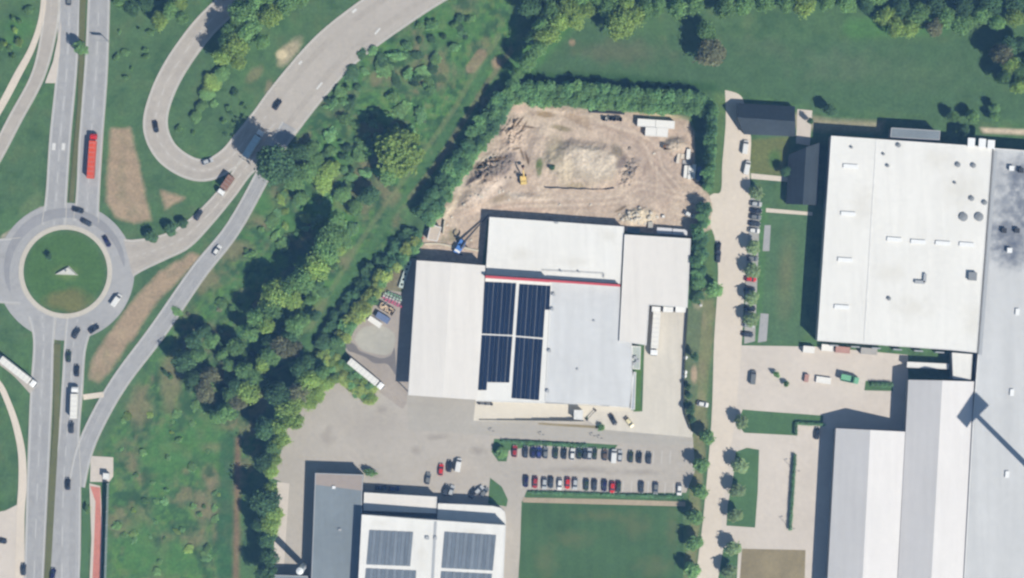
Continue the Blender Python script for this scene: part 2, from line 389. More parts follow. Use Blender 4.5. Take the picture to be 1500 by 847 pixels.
blob(760, 306, 60, 5, lit(206, 178, 164), .6, 4); blob(690, 340, 18, 26, lit(196, 178, 164), .7); blob(660, 300, 10, 26, lit(224, 208, 186), .7, 40)
blob(664, 345, 12, 16, lit(146, 142, 122), .8, 10); blob(650, 352, 8, 10, lit(138, 138, 120), .6)
colr[:] = np.where(m_d[..., None] > .02, colr, colr)
# wheel tracks and clods at fine grain
tr_ = np.clip((vnoise(GX * .35 + GY * .9, GY * .35 - GX * .02, 5, 31, 2) - .62) * 9, 0, 1)
blend(m_d * tr_, lit(182, 163, 152), .3)
blend(m_d * np.clip((_d3 - .64) * 8, 0, 1), lit(226, 212, 198), .22); blend(m_d * np.clip((.34 - _d3) * 8, 0, 1), lit(166, 148, 138), .28)
for pts, w_ in (([(1040, 300), (985, 285), (930, 272), (900, 292), (820, 296), (740, 300), (690, 318), (670, 345)], 5), ([(1040, 306), (985, 292), (935, 281), (905, 300), (820, 305), (745, 308), (700, 322)], 4),
                ([(985, 285), (955, 250), (940, 215), (910, 195), (870, 182)], 6), ([(995, 280), (968, 250), (955, 215), (925, 198), (880, 186)], 5), ([(960, 250), (958, 290), (940, 305)], 5), ([(690, 318), (720, 285), (748, 268)], 5)):
    trail(catmull(pts, 8), w_, lit(186, 166, 154), .55, 4, .7); trail([(a + 3, b - 4) for a, b in catmull(pts, 8)], 3, lit(222, 205, 190), .5, 3, .6)
# yard strip between west hall and hedge: trodden soil
patch([(560, 420), (600, 370), (608, 372), (600, 400), (590, 425), (560, 432)], lit(140, 134, 122), 6, .9, .4)
patch([(1006, 450), (1030, 450), (1014, 640), (1002, 610)], lit(112, 128, 108), 3, .9, .2)
blob(1017, 548, 7, 16, lit(206, 180, 158), .8); blob(1022, 445, 10, 10, lit(168, 160, 140), .7)

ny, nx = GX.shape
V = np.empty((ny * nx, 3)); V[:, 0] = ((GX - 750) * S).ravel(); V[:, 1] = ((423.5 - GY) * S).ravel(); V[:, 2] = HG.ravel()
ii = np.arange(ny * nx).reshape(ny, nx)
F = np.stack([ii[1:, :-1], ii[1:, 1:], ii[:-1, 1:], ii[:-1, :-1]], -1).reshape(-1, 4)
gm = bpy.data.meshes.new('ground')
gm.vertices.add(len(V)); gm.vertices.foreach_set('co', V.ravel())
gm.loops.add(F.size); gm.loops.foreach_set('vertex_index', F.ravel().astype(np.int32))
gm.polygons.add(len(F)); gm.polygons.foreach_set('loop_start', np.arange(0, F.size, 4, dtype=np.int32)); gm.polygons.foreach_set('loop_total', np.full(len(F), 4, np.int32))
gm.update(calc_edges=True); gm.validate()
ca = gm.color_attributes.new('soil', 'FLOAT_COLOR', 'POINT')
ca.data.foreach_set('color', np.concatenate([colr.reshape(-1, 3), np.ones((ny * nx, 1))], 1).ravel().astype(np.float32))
m = bpy.data.materials.new('ground_soil_and_grass'); m.use_nodes = True; t = m.node_tree
b = t.nodes['Principled BSDF']; b.inputs['Roughness'].default_value = .95; b.inputs['Specular IOR Level'].default_value = .1
at = t.nodes.new('ShaderNodeAttribute'); at.attribute_name = 'soil'; tc = t.nodes.new('ShaderNodeTexCoord')
cur = at.outputs['Color']
for sc_, am in ((.9, .16), (.22, .12), (3.0, .10)):
    n = t.nodes.new('ShaderNodeTexNoise'); n.inputs['Scale'].default_value = sc_; n.inputs['Detail'].default_value = 4; t.links.new(tc.outputs['Object'], n.inputs['Vector'])
    r_ = t.nodes.new('ShaderNodeMapRange'); r_.inputs[1].default_value = .3; r_.inputs[2].default_value = .7; r_.inputs[3].default_value = 1 - am; r_.inputs[4].default_value = 1 + am; t.links.new(n.outputs[0], r_.inputs[0])
    v = t.nodes.new('ShaderNodeVectorMath'); v.operation = 'SCALE'; t.links.new(cur, v.inputs[0]); t.links.new(r_.outputs[0], v.inputs['Scale']); cur = v.outputs[0]
t.links.new(cur, b.inputs['Base Color'])
gm.materials.append(m); gm.polygons.foreach_set('use_smooth', [True] * len(F))
ground = bpy.data.objects.new('ground', gm); COL.objects.link(ground); struct(ground)

# ------------------------------------------------------------------ paved surfaces
M = {}
M['road'] = mat('asphalt_road_worn', lit(176, 177, 182), .92, ((.7, .07), (.06, .06)))
M['road_warm'] = mat('asphalt_road_pale', lit(190, 184, 180), .92, ((.7, .07), (.05, .07)))
M['lot'] = mat('asphalt_lot', lit(189, 183, 178), .92, ((.8, .06), (.06, .07), (.02, .05)), stains=((P(535, 625).x, P(535, 625).y, 14, 9, .25, lit(160, 154, 152)), (P(660, 690).x, P(660, 690).y, 16, 8, .25, lit(170, 160, 152)), *[(P(x, y).x, P(x, y).y, a, b, .5, lit(150, 144, 142)) for x, y, a, b in ((548, 695, 3, 2), (480, 640, 3, 4), (610, 660, 2.5, 2), (700, 660, 4, 2), (560, 600, 3, 2), (850, 688, 16, 1.6), (930, 692, 12, 1.5), (640, 640, 5, 1.5))]))
M['yard'] = mat('asphalt_yard', lit(176, 168, 164), .92, ((.8, .08), (.1, .08)))
M['slab'] = mat('concrete_yard', lit(219, 213, 204), .9, ((.8, .04), (.09, .05)), seam=((-4, 4.6, .12, .07),), streak=(-4, .05, .5, .04))
M['sand'] = mat('gravel_lane', lit(224, 213, 202), .95, ((.8, .05), (.07, .05)))
M['pave'] = mat('paving_pale', lit(216, 207, 200), .93, ((.7, .05), (.07, .06)))
M['kerb'] = mat('kerb_concrete', lit(206, 203, 198), .9)
M['paint'] = mat('road_paint_white', lit(224, 224, 224), .8, ((2.0, .08),))
M['grass'] = mat('mown_grass', lit(86, 122, 96), .95, ((1.2, .14), (.12, .14), (.03, .06)))
M['lawn'] = mat('lawn_green', lit(80, 114, 92), .95, ((1.2, .14), (.10, .12), (.03, .08)), seam=((-2, 5.0, 2.0, .08),), stains=[(P(x, y).x, P(x, y).y, a, b, .5, lit(112, 122, 98)) for x, y, a, b in ((840, 790, 9, 4), (930, 770, 7, 6), (800, 820, 5, 8), (960, 830, 8, 5), (880, 755, 12, 2.5), (985, 775, 3, 9))])
M['drygrass'] = mat('dry_grass', lit(152, 142, 122), .95, ((1.2, .12), (.12, .14)))
M['red'] = mat('red_paving', lit(206, 138, 132), .9)
zc = [0.01]
def nz():
    zc[0] += .003; return zc[0]
def sheet(name, pts, m, z=None, rnd=0):
    p = [P(*q) for q in (catmull(pts + [pts[0]], rnd)[:-1] if rnd else pts)]
    o = MB().sheet(p, nz() if z is None else z).build(name, m); return struct(o)
def ribbon_pts(pts, n=10):
    q = catmull(pts, n); c = [Vector(((a[0] - 750) * S, (423.5 - a[1]) * S)) for a in q]; w = [a[2] * S for a in q]
    out = []
    for i, p in enumerate(c):
        d = (c[min(i + 1, len(c) - 1)] - c[max(i - 1, 0)]).normalized(); nrm = Vector((-d.y, d.x))
        out.append((p, nrm, w[i] / 2))
    return out
def strip(mb, rb, o0, o1, z, i0=0, i1=None, frac=True):
    """strip between lateral offsets (fraction of half width + metres)"""
    rb = rb[i0:i1]; vs = []
    for p, nr, hw in rb:
        for o in (o0, o1):
            q = p + nr * (o[0] * hw + o[1]); vs.append((q.x, q.y, z))
    n = len(rb)
    mb.add(vs, [(2 * i + 1, 2 * i, 2 * i + 2, 2 * i + 3) for i in range(n - 1)])
def kerb_strip(mb, rb, side, z0, z1):
    vs = []
    for p, nr, hw in rb:
        for o, z in ((0, z0), (0, z1), (.22, z1), (.22, z0)):
            q = p + nr * side * (hw + o); vs.append((q.x, q.y, z))
    n = len(rb); fs = []
    for i in range(n - 1):
        for k in range(3):
            f = (4 * i + k, 4 * i + k + 1, 4 * i + 4 + k + 1, 4 * i + 4 + k); fs.append(f if side < 0 else f[::-1])
    mb.add(vs, fs)
marks = MB(); kerbs = MB(); wear = [MB(), MB()]
def road(name, pts, m, kerb=(True, True), lines=(), n=10, edge=True):
    rb = ribbon_pts(pts, n); z = nz(); ZM = nz(); mb = MB(); strip(mb, rb, (-1, 0), (1, 0), z)
    o = struct(mb.build(name, m))
    if m in (M['road'], M['road_warm']) and edge:
        for c_ in (-.48, .48): strip(wear[m is M['road']], rb, (c_, -1.1), (c_, 1.1), z + .0015)
    for i, sd in enumerate((-1, 1)):
        if kerb[i]: kerb_strip(kerbs, rb, sd, 0.0, z + .09)
    if edge:
        for sd in (-1, 1): strip(marks, rb, (sd, -sd * .45), (sd, -sd * .28), ZM)
    for off in lines:
        for i in range(0, len(rb) - 2, 4): strip(marks, rb, (off, -.07), (off, .07), ZM, i, i + 3)
    return rb
# big asphalt areas first, then lanes on top
sheet('asphalt_lot', [(445, 562), (470, 556), (498, 556), (600, 560), (700, 588), (1015, 640), (1018, 690), (1005, 722), (880, 722), (778, 718), (764, 735), (760, 860), (385, 860), (402, 805), (412, 706), (398, 700), (402, 650), (425, 612), (430, 580)], M['lot'])
sheet('asphalt_yard', [(506, 512), (520, 482), (552, 440), (565, 425), (590, 428), (600, 378), (720, 390), (700, 590), (600, 582), (590, 600), (556, 575), (520, 540)], M['yard'])
sheet('service_road', [(596, 578), (700, 586), (790, 618), (880, 628), (1013, 640), (1013, 653), (880, 648), (740, 640), (598, 629)], mat('service_road_asphalt', lit(184, 180, 176), .92, ((.8, .05), (.07, .06)), streak=(4, .6, .03, .04)))
sheet('concrete_yard', [(944, 504), (951, 447), (1006, 452), (1001, 560), (1001, 592), (1003, 608), (1008, 624), (1015, 634), (1014, 641), (880, 629), (862, 616), (858, 600), (930, 601), (941, 603)], M['slab'])
sheet('terrace', [(697, 584), (762, 587), (925, 596), (924, 603), (862, 603), (856, 616.5), (693.5, 616.5)], mat('terrace_concrete', lit(226, 219, 208), .9, ((.9, .04), (.1, .04))))
# damp patch in the yard
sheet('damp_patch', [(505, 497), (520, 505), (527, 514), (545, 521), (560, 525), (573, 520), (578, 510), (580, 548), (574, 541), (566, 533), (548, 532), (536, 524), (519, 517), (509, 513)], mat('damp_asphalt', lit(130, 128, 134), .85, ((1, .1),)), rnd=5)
sheet('pale_slab', [(519, 497), (532, 480), (560, 478), (578, 490), (576, 512), (566, 520), (548, 518), (530, 512)], mat('pale_concrete_slab', lit(186, 184, 178), .9, ((.8, .06), (.12, .08))), rnd=4)
# lane and yards in the east
sheet('paved_yard', [(1080, 506), (1198, 508), (1330, 520), (1330, 640), (1225, 640), (1215, 870), (1035, 870), (1060, 640), (1070, 560)], M['pave'])
sheet('parking_apron', [(1095, 290), (1114, 291), (1106, 500), (1090, 504)], mat('apron_grey', lit(176, 176, 176), .92))
sheet('footpath', [(1100, 254), (1150, 259), (1160, 262), (1158, 267), (1100, 262)], M['sand'])
sheet('footpath', [(1122, 305), (1190, 311), (1190, 316), (1122, 311)], M['sand'])
sheet('footpath', [(1168, 160), (1190, 162), (1186, 214), (1166, 210)], M['pave'])
sheet('footpath', [(1120, 330), (1129, 330), (1127, 368), (1117, 368)], M['road'])
sheet('footpath', [(1114, 459), (1126, 460), (1123, 500), (1110, 502)], M['road'])
sheet('gravel_lane', [(1062, 132), (1082, 138), (1090, 152), (1090, 185), (1100, 200), (1098, 250), (1099, 290), (1092, 400), (1086, 510), (1078, 600), (1066, 690), (1056, 780), (1050, 880), (1018, 880), (1030, 760), (1042, 620), (1046, 500), (1052, 400), (1046, 345), (1034, 322), (1034, 296), (1044, 284), (1056, 280), (1058, 240), (1063, 180)], M['sand'], rnd=4)
for pts, k in (([(1088, 600), (1110, 602), (1206, 609), (1205, 621), (1166, 620), (1165, 638), (1090, 634), (1080, 620)], 'grass'), ([(1078, 662), (1094, 656), (1112, 659), (1110, 720), (1106, 773), (1064, 770), (1066, 740), (1074, 700)], 'grass'),
               ([(1060, 802), (1082, 800), (1078, 870), (1048, 870)], 'grass'), ([(1087, 804), (1180, 806), (1178, 870), (1082, 870)], 'drygrass'), ([(1268, 558), (1308, 560), (1308, 573), (1266, 572)], 'grass')):
    sheet('lawn', pts, M[k])
sheet('lawn', [(766, 737), (880, 740), (1000, 743), (1001, 800), (1000, 870), (758, 870)], M['lawn'])
sheet('earth_path', [(766, 729), (880, 731), (1004, 735), (1004, 742), (880, 739), (766, 736)], mat('earth_path', lit(182, 168, 152), .95, ((1, .08), (.1, .1))))
sheet('grass_strip', [(724, 643), (790, 645), (905, 652), (900, 658), (850, 657), (790, 652), (745, 660), (742, 676), (730, 676), (720, 662)], M['grass'])
sheet('grass_strip', [(772, 718), (880, 722), (1000, 726), (1004, 730), (880, 731), (768, 728)], M['grass'])
sheet('grass_strip', [(932, 508), (941, 508), (938, 603), (928, 603), (931, 560)], mat('hedge_lawn', lit(92, 128, 88), .95, ((1.4, .16), (.12, .10))))
sheet('grass_strip', [(788, 619.5), (880, 624), (878, 628), (830, 625), (790, 622)], M['drygrass'])
sheet('grass_strip', [(718, 700), (735, 713), (744, 732), (742, 742), (715, 738)], M['grass'])
sheet('paved_yard', [(-60, 762), (8, 748), (28, 738), (36, 750), (36, 880), (-60, 880)], M['pave'])
sheet('paved_yard', [(133, 668), (166, 670), (166, 698), (160, 706), (132, 706)], M['pave'])
sheet('paved_yard', [(406, 706), (424, 708), (416, 830), (400, 832)], M['pave'])
# roads
ring_c = P(96, 398)
mb = MB(); vs = []; z = nz()
for k in range(96):
    a = 2 * math.pi * k / 96
    for r in (61.5, 101): vs.append((ring_c.x + math.cos(a) * r * S, ring_c.y + math.sin(a) * r * S, z))
mb.add(vs, [(2 * k, 2 * k + 1, (2 * k + 3) % 192, (2 * k + 2) % 192) for k in range(96)]); struct(mb.build('roundabout', M['road']))
mb = MB(); vs = []; z = nz() + .08
for k in range(96):
    a = 2 * math.pi * k / 96
    for r in (61.5, 68.5): vs.append((ring_c.x + math.cos(a) * r * S, ring_c.y + math.sin(a) * r * S, z))
mb.add(vs, [(2 * k, 2 * k + 1, (2 * k + 3) % 192, (2 * k + 2) % 192) for k in range(96)]); struct(mb.build('roundabout_apron', mat('apron_setts', lit(206, 200, 192), .9, ((1.5, .08), (.1, .05)))))
road('carriageway', [(104, -70, 31), (102, 0, 31), (98, 100, 29), (88.5, 200, 30), (83, 282, 30), (79, 330, 34)], M['road'], lines=(0,))
road('carriageway', [(147, -70, 31), (145, 0, 31), (141, 100, 33), (133.5, 200, 34), (129, 282, 33), (126, 325, 36)], M['road'], lines=(0,))
road('carriageway', [(62, 462, 40), (64, 500, 29), (61, 570, 31), (58, 640, 31), (53, 760, 29), (48, 900, 26)], M['road'], lines=(0,))
road('carriageway', [(118, 468, 40), (110, 510, 31), (106, 570, 30), (101, 640, 30), (97, 720, 42), (95, 847, 44), (94, 900, 44)], M['road'], lines=(-.2,))
road('side_road', [(-120, 398, 92), (-20, 397, 92), (30, 397, 96)], M['road'], kerb=(True, True))
road('side_road', [(188, 378, 56), (203, 374, 46), (235, 364, 36), (268, 349, 33), (300, 320, 27), (334, 281, 24), (358, 248, 25), (380, 222, 38)], M['road_warm'], lines=(0,))
road('main_road', [(720, -85, 68), (680, -56, 68), (590, 0, 68), (500, 66, 68), (445, 125, 69), (400, 184, 68), (376, 222, 56)], M['road_warm'])
road('loop_road', [(372, -50, 33), (338, 0, 33), (295, 45, 33), (256, 100, 33), (234, 148, 33), (228, 187, 35), (243, 222, 34), (275, 245, 32), (305, 249, 31), (335, 233, 32), (362, 203, 34), (390, 170, 36)], M['road_warm'], kerb=(True, True), lines=(0,))
road('slip_road', [(424, 184, 24), (409, 210, 23), (383, 261, 21), (340, 337, 22), (290, 400, 24), (232, 484, 25), (178, 556, 24), (146, 610, 24), (124, 660, 24), (112, 712, 24)], M['road'])
road('side_road', [(72, -50, 20), (75, 0, 24), (72, 45, 22), (56, 110, 19), (22, 175, 19), (-8, 232, 19), (-60, 320, 19)], M['road_warm'])
road('footpath', [(66, -40, 9), (62, 20, 8), (48, 68, 9), (26, 110, 11), (2, 155, 11), (-40, 225, 11)], M['sand'], edge=False, kerb=(False, False))
road('footpath', [(-30, 535, 9), (-2, 562, 9), (12, 590, 9), (24, 625, 10), (32, 665, 11), (33, 710, 12), (30, 760, 12), (27, 880, 12)], M['sand'], edge=False, kerb=(False, False))
road('side_road', [(-60, 490, 13), (-8, 522, 13), (24, 545, 14), (50, 570, 18)], M['road_warm'], edge=False, kerb=(False, False))
road('footpath', [(122, 582, 8), (152, 578, 8)], M['sand'], edge=False, kerb=(False, False))
sheet('traffic_island', [(90, 28), (88, 75), (82, 122), (66, 122), (78, 90), (86, 50)], M['pave'], z=nz() + .09)
sheet('cycle_path', [(131, 708), (147, 712), (150, 760), (147, 880), (130, 880), (134, 790)], M['pave'])
sheet('cycle_path', [(132, 712), (147, 714), (148, 770), (146, 880), (134, 880), (138, 790), (140, 735)], M['red'])
sheet('median', [(121, 742), (132, 740), (127, 880), (116, 880)], M['grass'], z=nz() + .09)
sheet('median', [(79, 504), (89, 504), (87, 620), (72, 880), (63, 880), (73, 690), (79, 620)], mat('median_grass', lit(112, 118, 98), .95), z=nz() + .09)
sheet('median', [(118, -60), (129, -60), (120, 150), (108, 296), (101, 296), (114, 150)], mat('median_grass', lit(112, 118, 98), .95), z=nz() + .09)
# parking bays
def bayline(x, y, ln, ang=-4):
    c = P(x, y); marks.box((c.x, c.y, .031), (.15, ln, .004), R(ang))
for i in range(20): bayline(748 + i * 12.3, 660 + i * .55, 4.8)
for i in range(20): bayline(765 + i * 12.3, 706 + i * .62, 4.8)
for q, l, w_, a_ in (((79, 215), 2.6, 1.3, 86), ((93, 215), 2.6, 1.3, 86), ((519, 16), 2.0, 1.0, 40), ((553, 46), 3.0, .7, 50), ((468, 126), 3.2, .7, 50), ((440, 92), 1.6, .8, 45)):
    c = P(*q); marks.box((c.x, c.y, .22), (l, w_, .01), R(a_))
WR = [mat('asphalt_tyre_worn_pale', lit(185, 179, 175), .9, ((.5, .09), (.08, .06))), mat('asphalt_tyre_worn', lit(172, 173, 178), .9, ((.5, .09), (.08, .06)))]
for i in (0, 1): struct(wear[i].build('road_tyre_wear', WR[i]))
mb = MB(); vs = []; n = 40; z = nz()
for k in range(n + 1):
    a = math.radians(200 - 195 * k / n); hw = 6.5 * math.sin(math.pi * k / n) ** .5 + .5
    for r_ in (86 - hw, 86 + hw): vs.append((ring_c.x + math.cos(a) * r_ * S, ring_c.y + math.sin(a) * r_ * S, .16))
mb.add(vs, [(2 * k + 1, 2 * k, 2 * k + 2, 2 * k + 3)[::-1] for k in range(n)]); struct(mb.build('road_tyre_wear', mat('asphalt_ring_worn', lit(158, 160, 168), .9, ((.5, .07), (.08, .07)))))
struct(marks.build('road_markings', M['paint'])); struct(kerbs.build('kerbs', M['kerb']))

# ------------------------------------------------------------------ buildings
WH = mat('roof_membrane_white', lit(240, 239, 237), .6, ((.5, .025), (.05, .035)), streak=(-4, .04, .4, .035), seam=((-4, 6.2, .14, .07), (86, 18.0, .14, .05)),
         stains=[(*((P(x, y).x, P(x, y).y)), a, b, .35, lit(214, 210, 202)) for x, y, a, b in ((760, 372, 5, 3), (842, 384, 7, 2.5), (890, 345, 4, 3), (1260, 300, 6, 9), (1330, 450, 9, 5), (1400, 280, 9, 8), (1370, 235, 7, 5), (1300, 400, 7, 4), (1420, 470, 5, 8), (560, 762, 4, 1.5), (690, 775, 4, 1.5), (620, 810, 2, 6))])
CR = mat('roof_sheet_cream', lit(235, 231, 228), .55, ((.5, .02), (.05, .03)), streak=(-4, .03, .5, .03), seam=((-4, 3.1, .11, .06), (86, 24.0, .14, .06)))
GY_ = mat('roof_sheet_grey', lit(216, 218, 222), .6, ((.4, .03), (.05, .05)), streak=(86, .05, .35, .05), seam=((86, 5.2, .12, .06),))
SLATE = mat('roof_slate_dark', lit(70, 84, 102), .7, ((.8, .12), (.1, .12)), streak=(-4, .05, .8, .1))
STEELG = mat('roof_sheet_steel_grey', lit(134, 146, 158), .6, ((.5, .05), (.06, .07)), streak=(-4, .04, .5, .06), seam=((86, 20.0, .16, .10), (-4, 4, .1, .05)))
WALL = mat('wall_panel_light', lit(200, 200, 198), .7, ((.8, .05), (.1, .05)), seam=((-4, 2.4, .06, .15),))
WALLG = mat('wall_panel_grey', lit(150, 154, 160), .7, ((.8, .05), (.1, .05)), seam=((-4, 2.4, .06, .15),))
DOORM = mat('sectional_door_grey', (.30, .32, .34), .5)
GLASS = mat('window_glass_dark', (.03, .04, .055), .08, ((1, .05),), spec=.5)
TRIM = mat('roof_trim_white', lit(236, 236, 236), .5)
DARKM = mat('dark_metal', (.035, .037, .042), .5, ((2, .1),))
GREYM = mat('galvanised_metal', (.36, .37, .38), .45, ((2, .08),))
REDM = mat('red_coping', lit(214, 96, 112), .55, ((.7, .08),))
WHM = mat('white_painted_metal', (.74, .74, .73), .4, ((1.2, .05),))

def bldg(name, label, cat, rp, h, roofm, wallm, lip=.18, thick=.28, group=None, wallp=None):
    """flat-roofed block: rp = roof outline in photo px (read at roof height)"""
    pts = [P(x, y, h) for x, y in rp]
    c = sum(pts, Vector()) / len(pts); root = thing(name, label, cat, (c.x, c.y, 0), 0, group, True)
    ar = sum(a.x * b.y - b.x * a.y for a, b in zip(pts, pts[1:] + pts[:1]))
    if ar < 0: pts = pts[::-1]
    def inset(d):
        out = []; n = len(pts)
        for i in range(n):
            a, b, e = pts[i - 1], pts[i], pts[(i + 1) % n]
            d1 = (b - a).normalized(); d2 = (e - b).normalized(); n1 = Vector((-d1.y, d1.x, 0)); n2 = Vector((-d2.y, d2.x, 0))
            k = (n1 + n2); k = k / max(.3, k.dot(n1)); out.append(b + k * d)
        return out
    wp = [P(x, y, h) for x, y in wallp] if wallp else inset(lip)
    MB().prism(wp, 0, h - thick).build('wall', wallm, root)
    MB().prism(pts, h - thick, h).build('roof', roofm, root)
    root['_h'] = h
    # edge trim: a low flashing round the roof
    fl = MB(); o2 = pts; i2 = inset(.28)
    n = len(pts); vs = []
    for a, b in zip(o2, i2): vs += [(a.x, a.y, h), (a.x, a.y, h + .09), (b.x, b.y, h + .09), (b.x, b.y, h)]
    fl.add(vs, [(4 * i + k, 4 * ((i + 1) % n) + k, 4 * ((i + 1) % n) + k + 1, 4 * i + k + 1) for i in range(n) for k in range(3)])
    fl.build('roof_trim', TRIM if roofm is not STEELG else GREYM, root)
    return root
def openings(root, a, b, z0, z1, w, n, m, name, out=.03):
    """row of doors or windows on the wall from a to b (photo px at ground)"""
    A, B = P(*a), P(*b); d = (B - A); L = d.length; d.normalize(); ang = math.atan2(d.y, d.x)
    for i in range(n):
        p = A + d * (L * (i + .5) / n); MB().box((p.x, p.y, (z0 + z1) / 2), (w, .12 + out, z1 - z0), ang).build(name, m, root)
def roofbox(root, px, py, h, dim, m=GREYM, name='roof_vent', ang=-4):
    p = P(px, py, h); mb = MB().box((p.x, p.y, h + dim[2] / 2), dim, R(ang)); mb.box((p.x, p.y, h + dim[2] + .06), (dim[0] + .2, dim[1] + .2, .12), R(ang))
    return mb.build(name, m, root)
def roofpipe(root, px, py, h, r, ht, m=GREYM, name='roof_vent'):
    p = P(px, py, h); MB().tube([(p.x, p.y, h), (p.x, p.y, h + ht)], r, 12).tube([(p.x, p.y, h + ht), (p.x, p.y, h + ht + .3)], [r * 1.5, r * .4], 12).build(name, m, root)
def gabled(name, label, cat, eaves, h, ridges, roofm, wallm, group=None, wallcut=None):
    """eaves = outline A,B,C,D (px, at eave height); ridges = list of 2-point lines crossing from side AB to side DC: [(p_ab, p_dc, height), ...], in order A->B"""
    A, B, C, D = eaves
    ab = [(A, h)] + [(r[0], r[2]) for r in ridges] + [(B, h)]
    dc = [(D, h)] + [(r[1], r[2]) for r in ridges] + [(C, h)]
    c = P(sum(p[0] for p in eaves) / 4, sum(p[1] for p in eaves) / 4, h); root = thing(name, label, cat, (c.x, c.y, 0), 0, group, True)
    ta = [P(*p, z) for p, z in ab]; td = [P(*p, z) for p, z in dc]; n = len(ta)
    rf = MB(); dn = Vector((0, 0, -.22))
    vs = ta + td + [v + dn for v in ta] + [v + dn for v in td]
    fs = []
    for i in range(n - 1):
        fs += [(i, i + 1, n + i + 1, n + i)[::-1], (2 * n + i, 2 * n + i + 1, 3 * n + i + 1, 3 * n + i)]
        fs += [(i, i + 1, 2 * n + i + 1, 2 * n + i), (n + i, n + i + 1, 3 * n + i + 1, 3 * n + i)[::-1]]
    fs += [(0, n, 3 * n, 2 * n), (n - 1, 2 * n - 1, 4 * n - 1, 3 * n - 1)[::-1]]
    rf.add(vs, fs); ro = rf.build('roof', roofm, root)
    # walls follow the underside of the roof, 15 cm in
    cc = sum(ta + td, Vector()) / (2 * n)
    def ins(v):
        d = Vector((cc.x - v.x, cc.y - v.y, 0)); return Vector((v.x, v.y, v.z - .225)) + d.normalized() * .3
    wa = [ins(v) for v in ta]; wd_ = [ins(v) for v in td]
    if wallcut: wd_ = [a.lerp(d, wallcut) for a, d in zip(wa, wd_)]
    w = MB(); low = lambda v: Vector((v.x, v.y, 0))
    loop = wa + wd_[::-1]; k = len(loop); w.add(loop + [low(v) for v in loop], [(i, (i + 1) % k, k + (i + 1) % k, k + i) for i in range(k)])
    w.build('wall', wallm, root)
    return root

H_W, H_N, H_S, H_E = 8.2, 5.6, 5.75, 6.5
west = gabled('warehouse', 'long cream hall with low ridge and open south end, west of the navy solar panels', 'warehouse',
              [(610.7, 381.5), (711, 389), (699, 586), (598, 579)], H_W, [((661, 385), (648.5, 582.5), H_W + .55)], CR, WALL, wallcut=.895)
for q in ((599.2, 577.5), (632, 580), (665, 582.2), (697, 584.5)):
    p = P(*q, H_W); MB().box((p.x, p.y, (H_W - .3) / 2), (.28, .28, H_W - .3)).build('canopy_post', GREYM, west)
mb = MB()
for a, b in (((610.9, 381.6), (598.2, 578.9)),):
    A, B = P(*a, H_W), P(*b, H_W); mb.tube([(A.x - .12, A.y, H_W - .1), (B.x - .12, B.y, H_W - .1)], .12, 6)
mb.build('gutter', GREYM, west)
openings(west, (611.5, 383.5), (709, 391), 0, 4.2, 4, 3, DOORM, 'door')
north = bldg('warehouse', 'white flat-roofed hall with a thin roof railing, on the north side facing the bare soil', 'warehouse',
             [(717, 318), (914.5, 332), (908.7, 416), (800, 408.6), (711.3, 402.8)], H_N, WH, WALL)
rl = MB(); rp = [(795, 396.5), (885, 401.5), (884.5, 407.5)]
for i in range(2):
    A, B = P(*rp[i], H_N), P(*rp[i + 1], H_N); rl.tube([(A.x, A.y, H_N + 1), (B.x, B.y, H_N + 1)], .05, 6).tube([(A.x, A.y, H_N + .5), (B.x, B.y, H_N + .5)], .05, 6)
    for k in range(9): q = A.lerp(B, k / 8); rl.tube([(q.x, q.y, H_N), (q.x, q.y, H_N + 1.05)], .04, 6)
rl.build('roof_railing', GREYM, north)
roofbox(north, 815, 326.5, H_N, (1.1, .5, .35)); roofbox(north, 848, 398.5, H_N, (.4, .4, .9)); roofbox(north, 822, 397.5, H_N, (.4, .4, .9))
openings(north, (760, 322), (890, 331.5), 0, 4.2, 4, 4, DOORM, 'door', .4)
solar = bldg('production_hall', 'grey and white flat-roofed hall carrying the navy solar panels between the three other halls', 'factory hall',
             [(711.2, 405.2), (908.5, 418.8), (907, 499), (925.5, 500), (925.8, 540), (927.5, 555), (922, 597.5), (860, 592.5), (697.3, 588)], H_S,
             GY_, WALL)
# white membrane field under the panels, red-coped parapet heightened to cast the shade strip on the north hall
MB().sheet([P(*q, H_S) for q in ((711.6, 407.5), (808.5, 414.3), (797.8, 590.5), (698, 587.3))], H_S + .012).build('roof_membrane', WH, solar)
def parapet(a, b, h0, h1, w, m, name):
    A, B = P(*a, h1), P(*b, h1); d = (B - A); ang = math.atan2(d.y, d.x); c = (A + B) / 2
    return MB().box((c.x, c.y, (h0 + h1) / 2), (Vector((d.x, d.y)).length, w, h1 - h0), ang).build(name, m, solar)
parapet((711, 405.6), (806, 411.9), H_S - .2, H_S + 4.9, .3, WALL, 'shade_parapet'); parapet((711, 405.6), (806, 411.9), H_S + 4.9, H_S + 5.1, .95, REDM, 'wall_coping')
parapet((806.3, 411.6), (908.5, 418.6), H_S - .2, H_S + 2.6, .3, WALL, 'shade_parapet'); parapet((806.3, 411.6), (908.5, 418.6), H_S + 2.6, H_S + 2.8, .8, REDM, 'wall_coping')
for q in ((811, 431.5), (809, 453), (805, 514), (802.3, 573)): roofbox(solar, *q, H_S, (.9, .9, .8))
for q in ((870, 470), (846, 541)): roofbox(solar, *q, H_S, (.5, .5, .35))
A, B = P(807, 417, H_S), P(798.6, 588, H_S)
MB().box(((A.x + B.x) / 2, (A.y + B.y) / 2, H_S + .1), ((B - A).length, .18, .2), math.atan2(B.y - A.y, B.x - A.x)).build('roof_upstand', TRIM, solar)
rp = MB(); A, B = P(799, 590.5, H_S), P(893, 595.3, H_S); rp.tube([(A.x, A.y, H_S + .25), (B.x, B.y, H_S + .25)], .07, 6).build('roof_pipe', GREYM, solar)
